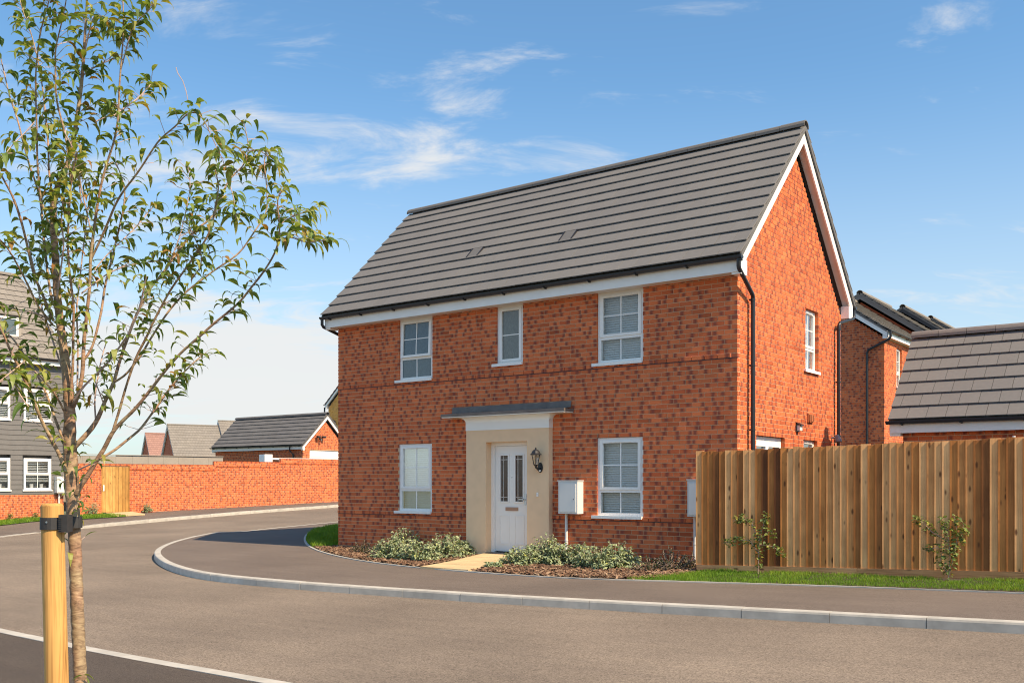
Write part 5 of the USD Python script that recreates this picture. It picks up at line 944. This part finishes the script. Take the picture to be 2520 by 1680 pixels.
# bark mulch
r = np.random.default_rng(5); from shapely import contains_xy
sagebed = bed_poly.buffer(-.02).difference(Polygon([(-5.02, 0), (-3.95, 0), (-3.28, -2.7), (-4.42, -2.7)]))
x0, y0, x1, y1 = sagebed.bounds; p = r.random((16000, 2)) * (x1 - x0, y1 - y0) + (x0, y0); p = p[contains_xy(sagebed, p[:, 0], p[:, 1])]; mb = MB(); nC = len(p)
zc = G(p[:, 0], p[:, 1]) + .012 + .028 * r.random(nC); a1 = r.random(nC) * 6.283; tl1 = (r.random(nC) - .5) * .9; tl2 = (r.random(nC) - .5) * .9; ln = .018 + .035 * r.random(nC) ** 2; wd_ = .008 + .014 * r.random(nC)
ax = np.column_stack([np.cos(a1) * np.cos(tl1), np.sin(a1) * np.cos(tl1), np.sin(tl1)]) * ln[:, None]; ay = np.column_stack([-np.sin(a1), np.cos(a1), np.sin(tl2)]) * wd_[:, None]; az = np.tile([0, 0, .006], (nC, 1)); c = np.column_stack([p, zc])
V = np.stack([c - ax - ay, c + ax - ay * .7, c + ax * .9 + ay, c - ax * .8 + ay * .8, c - ax * .9 - ay * .8 + az, c + ax * .9 - ay * .6 + az, c + ax * .8 + ay * .8 + az, c - ax * .7 + ay * .7 + az], 1).reshape(-1, 3)
f8 = np.array([[4, 5, 6], [4, 6, 7], [0, 1, 5], [0, 5, 4], [1, 2, 6], [1, 6, 5], [2, 3, 7], [2, 7, 6], [3, 0, 4], [3, 4, 7]]); F = (f8[None] + 8 * np.arange(nC)[:, None, None]).reshape(-1, 3)
top('bark_mulch', MB().add(V, F, np.repeat(np.column_stack([r.random(nC)] * 3), 8, 0)), CHIP, 'brown bark chip mulch over the planting beds', kind='stuff', cat='mulch')
# young shrubs on the fence
def fence_shrub(label, x, pts, seed, nl):
    r = np.random.default_rng(seed); y = -1.12; gz = float(verge_z(x, y)); t = T('young_shrub', label, 'shrub', None, loc=(x, y, gz)); sm = MB(); lm = MB()
    for q in pts:
        q = np.array(q, float); q3 = np.column_stack([q[:, 0], .02 + .05 * np.sin(q[:, 0] * 9 + seed), q[:, 1]]); sm.add(*tube(q3, np.linspace(.006, .002, len(q3)), 5))
        k = int(nl * np.linalg.norm(np.diff(q, axis=0), axis=1).sum()); s = np.sort(r.random(k)) ** .7 * (len(q3) - 1); i0 = np.minimum(s.astype(int), len(q3) - 2); fr_ = (s - i0)[:, None]; anc = q3[i0] * (1 - fr_) + q3[i0 + 1] * fr_ + (r.random((k, 3)) - .5) * (.11, .07, .11); az = r.random(k) * 6.283
        lm.add(*leaves(anc, np.column_stack([np.cos(az), np.sin(az), r.random(k) - .3]), .04 + .03 * r.random(k), .030 + .014 * r.random(k), .8, r))
    put(t, 'stems', sm, TWIG); put(t, 'foliage', lm, SHRUB, kind='stuff')
fence_shrub('young shrub with two arching arms against the left part of the fence', .82, [[(0, 0), (.01, .25), (.02, .5), (.08, .72), (.12, .84)], [(.01, .3), (-.15, .48), (-.34, .46), (-.55, .42)], [(.02, .45), (-.1, .72), (-.3, .80), (-.42, .74)], [(.02, .42), (.2, .40), (.38, .24)], [(.02, .5), (.16, .62), (.22, .55)]], 11, 150)
fence_shrub('upright young shrub against the right part of the fence', 3.36, [[(0, 0), (.02, .3), (.0, .55), (-.06, .8)], [(0, .05), (.07, .35), (.10, .6), (.06, .82)], [(0, .5), (-.2, .62), (-.3, .72), (-.42, .80)], [(.02, .4), (-.14, .42), (-.28, .38)], [(.05, .4), (.14, .55), (.17, .72)], [(0, .1), (-.1, .22), (-.06, .4)]], 12, 155)

# ------------------------------------------------------------------ stake, tie and young cherry tree in the foreground
ZT = 3.95; gq = pxat(135, 1300, 3.86); GZ = float(G(gq[0], gq[1])) - .095
sk = T('tree_stake', 'round pale timber stake with a black tie beside the young tree', 'stake')
top_p, bot_p = pxat(128, 1238, 3.86), pxat(140, 1690, 3.86); dirv = (bot_p - top_p); base_p = top_p + dirv * ((top_p[2] - GZ + .05) / -dirv[2]); n = 16
pts = [top_p + np.array([0, 0, -.0]), top_p - np.array([0, 0, .012])] + [top_p + (base_p - top_p) * t for t in (.1, .25, .5, .75, 1.0)]
v, f = tube(pts, [.036, .0425, .0425, .043, .044, .0445, .045], 24); put(sk, 'post', MB().add(v, f, (.5, .37, .6)), STAKE, smooth=True)
def tree_path(px): return np.array([pxat(x, y, z) for x, y, z in px])
tie = T('tree_tie', 'black rubber tie strapping the tree trunk to the stake', 'tree tie'); zc = pxat(130, 1287, 3.86); tk = pxat(181, 1284, ZT)
def band(c, r, h, n=20): 
    th = np.arange(n + 1) / n * 6.2832; V = [c + (r * math.cos(a), r * math.sin(a), zz_) for a in th for zz_ in (-h, h)] + [c + ((r - .004) * math.cos(a), (r - .004) * math.sin(a), zz_) for a in th for zz_ in (-h, h)]; m = 2 * (n + 1)
    return V, [[2 * k, 2 * k + 2, 2 * k + 3, 2 * k + 1] for k in range(n)] + [[2 * k + 1, 2 * k + 3, m + 2 * k + 3, m + 2 * k + 1] for k in range(n)] + [[2 * k, m + 2 * k, m + 2 * k + 2, 2 * k + 2] for k in range(n)]
put(tie, 'stake_band', MB().add(*band(zc, .0475, .0235)), RUBBER); put(tie, 'trunk_band', MB().add(*band(tk, .0335, .023)), RUBBER)
mid_ = pxat(160, 1287, 3.84); bx_ = boxvf((-.017, -.02, -.034), (.017, .03, .034))[0]; put(tie, 'spacer_block', MB().add(rot_z(bx_, yaw) + mid_, BF), RUBBER)
rib = MB()
for k in range(7): rib.add(rot_z(boxvf((-.016, -.0225, -.028 + k * .008), (-.004, -.0195, -.024 + k * .008))[0], yaw) + mid_, BF)
put(tie, 'rib', rib, RUBBER); nl_ = pxat(129, 1283, 3.86) - np.array([-SA, CA, 0]) * .0475; put(tie, 'nail', MB().add(*tube([nl_, nl_ - np.array([-SA, CA, 0]) * .003], .004, 10)), STEEL)

TR = T('cherry_tree', 'young cherry tree with upright spreading limbs and drooping leaves at the left', 'tree')
BR = {}   # name: [(px, py, r_px)], depth slope: metres towards (+) or away from the trunk plane at the tip
def B(name, pts, dz0, dz1, leaf=1.0, start=.15): BR[name] = (np.array(pts, float), dz0, dz1, leaf, start)
B('trunk', [(206, 2150, 17.5), (198, 1680, 16), (190, 1500, 16), (184, 1330, 15.5), (178, 1222, 16.5), (175, 1157, 17), (171, 1088, 16), (172, 1019, 14), (168, 950, 13), (158, 871, 11), (148, 795, 10), (140, 720, 9.5), (137, 640, 9), (131, 560, 8.5), (131, 490, 8), (150, 440, 7), (172, 390, 6), (190, 290, 5), (198, 230, 4.5), (204, 170, 4), (209, 90, 3.2), (214, 0, 2.6), (218, -70, 2)], 0, .05, 1.2, .52)
B('l1', [(168, 1180, 9), (150, 1125, 8.5), (130, 1088, 8), (101, 1033, 7), (76, 968, 6.5), (50, 909, 6), (25, 862, 5), (6, 815, 4.5), (-20, 770, 4)], 0, -.25, .8, .3)
B('l2', [(163, 1095, 6), (140, 1044, 5.5), (120, 982, 5), (93, 923, 4.5), (62, 876, 4), (31, 831, 3.5), (6, 808, 3), (-20, 795, 2)], 0, .25, .8, .3)
B('l3', [(163, 1022, 5), (140, 974, 4), (112, 940, 3), (95, 921, 2)], 0, -.15, .8, .3)
B('l4', [(130, 800, 5), (121, 787, 4.5), (93, 754, 4), (67, 697, 4), (48, 661, 3.5), (25, 619, 3), (3, 591, 2.5), (-25, 565, 2)], 0, -.35, 1.0, .15)
B('l5', [(140, 765, 5), (126, 737, 5), (115, 653, 5), (107, 582, 4.5), (101, 498, 4.5), (90, 456, 4), (70, 400, 4), (56, 345, 3.5), (42, 289, 3.5), (25, 244, 3), (11, 182, 2.5), (1, 140, 2), (-6, 95, 1.5)], 0, .30, .6, .15)
B('l6', [(132, 790, 5.5), (105, 725, 5.5), (84, 680, 5.5), (62, 582, 5), (53, 546, 5), (36, 493, 4.5), (17, 456, 4), (0, 425, 3.5), (-25, 395, 3)], 0, -.20, .7, .2)
B('l7', [(128, 575, 5), (115, 535, 4.5), (104, 504, 4.5), (97, 470, 4), (94, 428, 4), (92, 407, 4), (90, 309, 3.5), (88, 238, 3.2), (88, 170, 3), (93, 126, 3), (98, 84, 3), (107, 50, 2.6), (120, 6, 2.2), (134, -50, 1.8)], 0, -.25, 1.1, .2)
B('l8', [(131, 500, 5), (124, 450, 4.5), (120, 421, 4), (119, 351, 4), (112, 281, 3.5), (104, 210, 3), (92, 140, 2.6), (76, 79, 2.3), (59, 36, 2), (48, 0, 2), (44, -40, 1.5)], 0, .22, 1.2, .15)
B('l9', [(125, 790, 3), (98, 772, 3), (60, 765, 2.6), (25, 757, 2.4), (-15, 750, 2)], 0, -.15, .8, .2)
B('l10', [(35, 850, 2), (20, 910, 2.5), (50, 975, 2.5), (70, 1000, 2.5)], -.2, -.2, 1.0, .0)
B('l11', [(85, 300, 2), (60, 330, 2), (30, 355, 2), (4, 392, 1.5)], -.2, -.3, 1.0, .1)
B('c1', [(165, 540, 5), (172, 480, 5), (174, 438, 4.5), (165, 356, 4.2), (154, 303, 4), (143, 267, 3.8), (137, 233, 3.5), (137, 182, 3.2), (135, 126, 3), (146, 79, 2.6), (157, 36, 2.2), (166, -20, 2)], -.05, -.2, 1.2, .1)
B('c2', [(200, 500, 3.2), (194, 438, 3), (191, 393, 3), (174, 353, 2.6), (157, 323, 2.2)], -.1, -.2, 1.0, .1)
B('c3', [(222, 560, 2.6), (208, 500, 2.6), (196, 440, 2.4), (188, 400, 2)], -.1, -.15, 1.0, .1)
B('r1', [(173, 990, 6), (177, 930, 6), (180, 884, 5.5), (180, 815, 5), (182, 751, 5), (172, 681, 4.5), (166, 596, 4.2), (171, 498, 4), (177, 428, 3.5), (190, 375, 3)], 0, -.25, 1.1, .25)
B('r2', [(180, 1000, 10), (196, 965, 9), (204, 910, 8.5), (206, 842, 8), (216, 751, 7), (222, 695, 6.5), (222, 639, 6.2), (230, 574, 6), (239, 507, 5.5), (250, 448, 5), (262, 405, 4.8), (283, 342, 4.2), (292, 281, 4), (293, 224, 3.8), (297, 168, 3.5), (303, 98, 3), (304, 28, 2.6), (300, -30, 2.2)], 0, -.15, .8, .45)
B('r3', [(207, 885, 5.5), (222, 868, 5.5), (232, 840, 5), (238, 814, 5), (250, 765, 5), (258, 703, 4.6), (275, 638, 4.2), (289, 580, 4), (303, 518, 3.5), (309, 478, 3), (302, 440, 2.5), (285, 400, 1.8)], 0, .22, .8, .35)
B('r4', [(223, 640, 5), (247, 591, 5), (269, 540, 4.6), (283, 504, 4.4), (303, 470, 4.2), (331, 436, 4), (354, 403, 3.8), (365, 384, 3.6), (393, 342, 3.3), (407, 331, 3.2), (440, 305, 3), (458, 278, 2.6), (484, 272, 2.2), (505, 300, 2), (520, 335, 1.8), (545, 385, 1.6), (556, 415, 1.3)], 0, -.3, .9, .3)
B('r5', [(178, 1105, 11), (213, 1069, 11), (238, 1038, 10), (249, 1010, 9), (261, 980, 8), (281, 940, 7.5), (292, 895, 7), (309, 845, 6.5), (331, 784, 6), (354, 737, 5.5), (373, 703, 5.5), (404, 669, 5.2), (424, 638, 5), (452, 600, 4.8), (484, 560, 4.5), (518, 573 - 30, 4.2), (533, 515, 4), (545, 480, 3.6), (556, 455, 3.4), (575, 428, 3.2), (598, 412, 3), (608, 394, 2.8), (613, 368, 2.4), (609, 340, 2), (600, 300, 1.6)], 0, .30, 1.0, .42)
B('r6', [(278, 1060, 6), (295, 1005, 5.5), (309, 954, 5), (323, 912, 5), (337, 873, 5), (362, 828, 4.8), (373, 800, 4.6), (393, 762, 4.4), (417, 717, 4.2), (442, 681, 4), (459, 658, 4), (479, 630, 3.8), (512, 582, 3.6), (525, 540, 3.3), (532, 500, 3), (540, 460, 2.5), (530, 420, 2)], 0, -.25, 1.1, .35)
B('r7', [(281, 940, 5), (314, 921, 4.6), (326, 898, 4.6), (342, 884, 4.6), (365, 842, 4.5), (400, 787, 4.4), (417, 762, 4.3), (442, 734, 4.2), (464, 711, 4), (493, 692, 4), (521, 669, 3.9), (546, 653, 3.8), (568, 639, 3.7), (594, 619, 3.6), (610, 594, 3.4), (633, 560, 3.2), (658, 523, 3), (658, 495, 2.8), (655, 438, 2.4), (648, 400, 2), (655, 370, 1.5)], 0, .25, .8, .35)
B('r8', [(188, 1215, 11), (200, 1192, 11), (216, 1170, 10.5), (238, 1131, 10), (258, 1103, 9.5), (272, 1069, 9), (289, 1047, 8), (331, 1008, 7.2), (359, 974, 6.8), (387, 937, 6.4), (415, 901, 6), (440, 873, 5.6), (453, 860, 5.5), (490, 829, 5.2), (529, 793, 5), (552, 776, 4.8), (594, 740, 4.6), (616, 709, 4.4), (638, 684, 4.2), (658, 655, 4), (675, 627, 3.8), (686, 596, 3.5), (689, 560, 3.2), (686, 530, 2.8), (680, 500, 2.4), (690, 470, 1.8)], 0, -.3, 1.0, .38)
B('r9', [(246, 1128, 5.5), (281, 1109, 5.5), (314, 1081, 5.2), (345, 1058, 5), (368, 1025, 4.6), (393, 991, 4.3), (421, 949, 4), (438, 932, 3.6), (456, 912, 3.2), (478, 890, 2.6), (500, 872, 2)], -.02, .2, 1.3, .35)
B('r10', [(186, 1160, 4), (200, 1150, 4), (216, 1146, 3.6), (240, 1133, 3)], 0, -.1, .3, .3)
B('r11', [(233, 935, 2.5), (243, 960, 2.5), (252, 985, 2.5), (257, 1000, 2)], -.05, .0, .6, .2)
B('r12', [(658, 500, 2.6), (690, 505, 2.2), (715, 520, 2), (740, 560, 1.8), (760, 580, 1.5)], .2, .3, 1.6, .1)
B('r13', [(688, 575, 2.6), (715, 580, 2.4), (750, 600, 2), (785, 592, 1.8), (810, 590, 1.5)], -.25, -.3, 1.8, .1)
B('r14', [(688, 555, 2.4), (700, 540, 2.2), (725, 530, 2), (760, 520, 1.6)], -.25, -.2, 1.8, .1)
B('r15', [(613, 372, 2.4), (635, 365, 2.2), (660, 380, 2), (672, 410, 1.6)], .28, .25, 1.8, .1)
B('r16', [(296, 178, 2.6), (325, 66 + 0, 2.6), (345, 45, 2.4), (362, 30, 2), (380, 12, 1.6)], -.1, -.15, 1.8, .3)
B('r17', [(280, 285, 3), (310, 262, 2.8), (340, 245, 2.4), (355, 225, 2), (372, 205, 1.4)], -.1, .1, 1.5, .1)
B('r18', [(200, 190, 3), (222, 170, 2.8), (245, 160, 2.4), (268, 148, 2), (285, 145, 1.4)], .05, .1, 1.4, .1)
B('r19', [(206, 140, 3), (226, 50, 2.6), (232, 30, 2.4), (262, 45, 2), (300, 82, 1.6)], .05, -.1, 1.2, .1)
B('r20', [(235, 300, 2.6), (250, 290, 2.4), (275, 285, 2.2), (300, 275, 1.6)], -.1, .1, 1.4, .1)
B('r21', [(470, 690, 2.4), (500, 650, 2.4), (492, 610, 2), (470, 570, 1.6), (455, 530, 1.2)], -.1, -.2, 1.5, .1)
B('r22', [(400, 690, 2.6), (420, 640, 2.4), (440, 590, 2.2), (452, 545, 2), (462, 500, 1.8), (470, 450, 1.4), (462, 410, 1.2)], .1, .15, 1.7, .15)
B('r23', [(560, 440, 2), (575, 480, 2), (580, 540, 1.6)], .2, .2, 1.8, .1)
B('r24', [(182, 985, 4.5), (208, 946, 4.5), (236, 923, 4.3), (267, 890, 4.2), (295, 853, 4), (318, 820, 3.8), (340, 770, 3.4), (352, 720, 3), (360, 680, 2.2)], -.05, -.25, .8, .25)
B('r25', [(200, 722, 3), (233, 697, 3), (269, 669, 2.8), (323, 650, 2.6), (373, 644, 2.4), (410, 640, 2)], -.05, .2, 1.0, .2)
B('r26', [(232, 665, 2.8), (262, 628, 2.6), (300, 592, 2.4), (331, 563, 2.2), (370, 517, 2), (385, 500, 1.6)], .0, .25, 1.2, .3)
B('r27', [(190, 965, 4), (192, 850, 3.8), (188, 760, 3.5), (196, 690, 3.2), (206, 600, 2.8), (214, 540, 2.4), (222, 470, 2)], .05, .15, 1.2, .25)
B('r28', [(236, 1040, 3.5), (232, 985, 3.5), (240, 930, 3), (250, 880, 2.6), (262, 840, 2.2)], .05, .2, .8, .2)
B('l12', [(152, 905, 4), (132, 845, 4), (118, 800, 3.6), (100, 750, 3.2), (92, 690, 3), (78, 640, 2.6), (70, 590, 2)], .05, .3, 1.0, .2)
B('l13', [(140, 735, 3.5), (150, 660, 3.2), (158, 600, 3), (150, 540, 2.6), (156, 480, 2.2)], -.1, -.25, 1.3, .1)
B('l14', [(70, 880, 2.6), (40, 905, 2.4), (10, 930, 2), (-20, 950, 1.6)], -.15, -.3, 1.0, .1)
def resample(pts, k):
    d = np.r_[0, np.cumsum(np.linalg.norm(np.diff(pts[:, :2], axis=0), axis=1))]; s = np.linspace(0, d[-1], k)
    return np.column_stack([np.interp(s, d, pts[:, i]) for i in range(3)]), s / d[-1]
rt_ = np.random.default_rng(21); LV = []
for nm, (pts, dz0, dz1, lf_, st_) in BR.items():
    ln_ = np.linalg.norm(np.diff(pts[:, :2], axis=0), axis=1).sum(); k = max(6, int(ln_ / 14)); q, s = resample(pts, k)
    for it in range(2): q[1:-1, :2] = .25 * q[:-2, :2] + .5 * q[1:-1, :2] + .25 * q[2:, :2]
    dz = dz0 + (dz1 - dz0) * s ** 1.3; P3 = np.array([pxat(x, y, ZT + z_) for (x, y, _), z_ in zip(q, dz)]); rad = q[:, 2] * ZT / FPX * .5 / .5 * (0.97 if nm == 'trunk' else .58)
    if nm == 'trunk':
        bot = P3[0].copy(); bot[2] = GZ - .03
        if P3[0][2] > GZ: P3 = np.vstack([bot, P3]); rad = np.r_[rad[0] * 1.15, rad]
        wob = 1 + .06 * np.sin(np.arange(len(rad)) * 2.3)
        put(TR, 'trunk', MB().add(*tube(P3, rad * wob, 14)), BARK, smooth=True)
    else:
        knots = 1 + .10 * (rt_.random(len(rad)) - .3); put(TR, 'limb', MB().add(*tube(P3, rad * knots, 8)), BARK if pts[0, 2] > 4.6 else TWIG, smooth=True)
    # leaf clusters on short spurs
    seglen = np.linalg.norm(np.diff(P3, axis=0), axis=1); tot = seglen.sum(); dcum = np.r_[0, np.cumsum(seglen)]
    st2 = st_ * .65; ncl = int(lf_ * tot * (1 - st2) / .0102)
    for _ in range(ncl):
        u_ = st2 + (1 - st2) * rt_.random() ** .8; dd = u_ * tot; i0 = max(min(np.searchsorted(dcum, dd) - 1, len(P3) - 2), 0); c = P3[i0] + (P3[i0 + 1] - P3[i0]) * ((dd - dcum[i0]) / max(seglen[i0], 1e-6)); ax = P3[i0 + 1] - P3[i0]; ax /= np.linalg.norm(ax)
        az = rt_.random() * 6.283; h_ = np.array([math.cos(az), math.sin(az), .1 + .5 * rt_.random()]); sl_ = .006 + .055 * rt_.random() ** 1.5; c2 = c + h_ * sl_ + ax * .02 * rt_.random()
        a2 = az + (rt_.random() - .5) * 1.2; dv_ = np.array([math.cos(a2), math.sin(a2), .55 * rt_.random() + .05]) + ax * .35; LV.append((c, c2, dv_, .056 + .040 * rt_.random(), .0165 + .0085 * rt_.random(), .7 + 1.4 * rt_.random()))
    tip = P3[-1]
    for _k in range(3): a2 = rt_.random() * 6.283; LV.append((tip, tip, np.array([math.cos(a2), math.sin(a2), .3]), .05, .018, 1.4))
# bare dead twig standing above the right limbs, and a low sprig near the foot of the trunk
put(TR, 'dead_twig', MB().add(*tube(tree_path([(462, 246, 3.7), (458, 225, 3.7), (450, 200, 3.7), (437, 180, 3.7), (433, 166, 3.7)]), .0016, 5)), TWIG)
for px_, py_, dv_ in ((206, 1660, (.9, .1, .25)), (208, 1662, (.7, .6, .05)), (203, 1661, (-.8, -.3, .1)), (210, 1664, (.5, -.5, -.1))): q = pxat(px_, py_, ZT - .03); LV.append((q, q, np.array([dv_[0] * CA - dv_[1] * SA, dv_[0] * SA + dv_[1] * CA, dv_[2]]), .05, .014, 1.3))
sm_ = MB()
for i, (c, c2, *_r) in enumerate(LV):
    if i % 2 == 0 and np.linalg.norm(c2 - c) > .004: sm_.add(*tube([c, c2], .0013, 3, cap=False))
put(TR, 'spurs', sm_, TWIG, kind='stuff')
order = sorted(range(len(LV)), key=lambda i: -(LV[i][3] / depth_of(LV[i][1])))
anc = np.array([l[1] for l in LV]); dr_ = np.array([l[2] for l in LV]); V, F, tn = leaves(anc, dr_, [l[3] for l in LV], [l[4] for l in LV], [l[5] for l in LV], np.random.default_rng(33), .30, 4)
m = 15; fpl = len(F) // len(LV); fl0 = F[:fpl]
for i in order[:300]: put(TR, 'leaf', MB().add(V[i * m:(i + 1) * m], fl0, tn[i * m:(i + 1) * m]), LEAF, smooth=False)
mb = MB()
for i in order[300:]: mb.add(V[i * m:(i + 1) * m], fl0, tn[i * m:(i + 1) * m])
put(TR, 'foliage', mb, LEAF, kind='stuff')
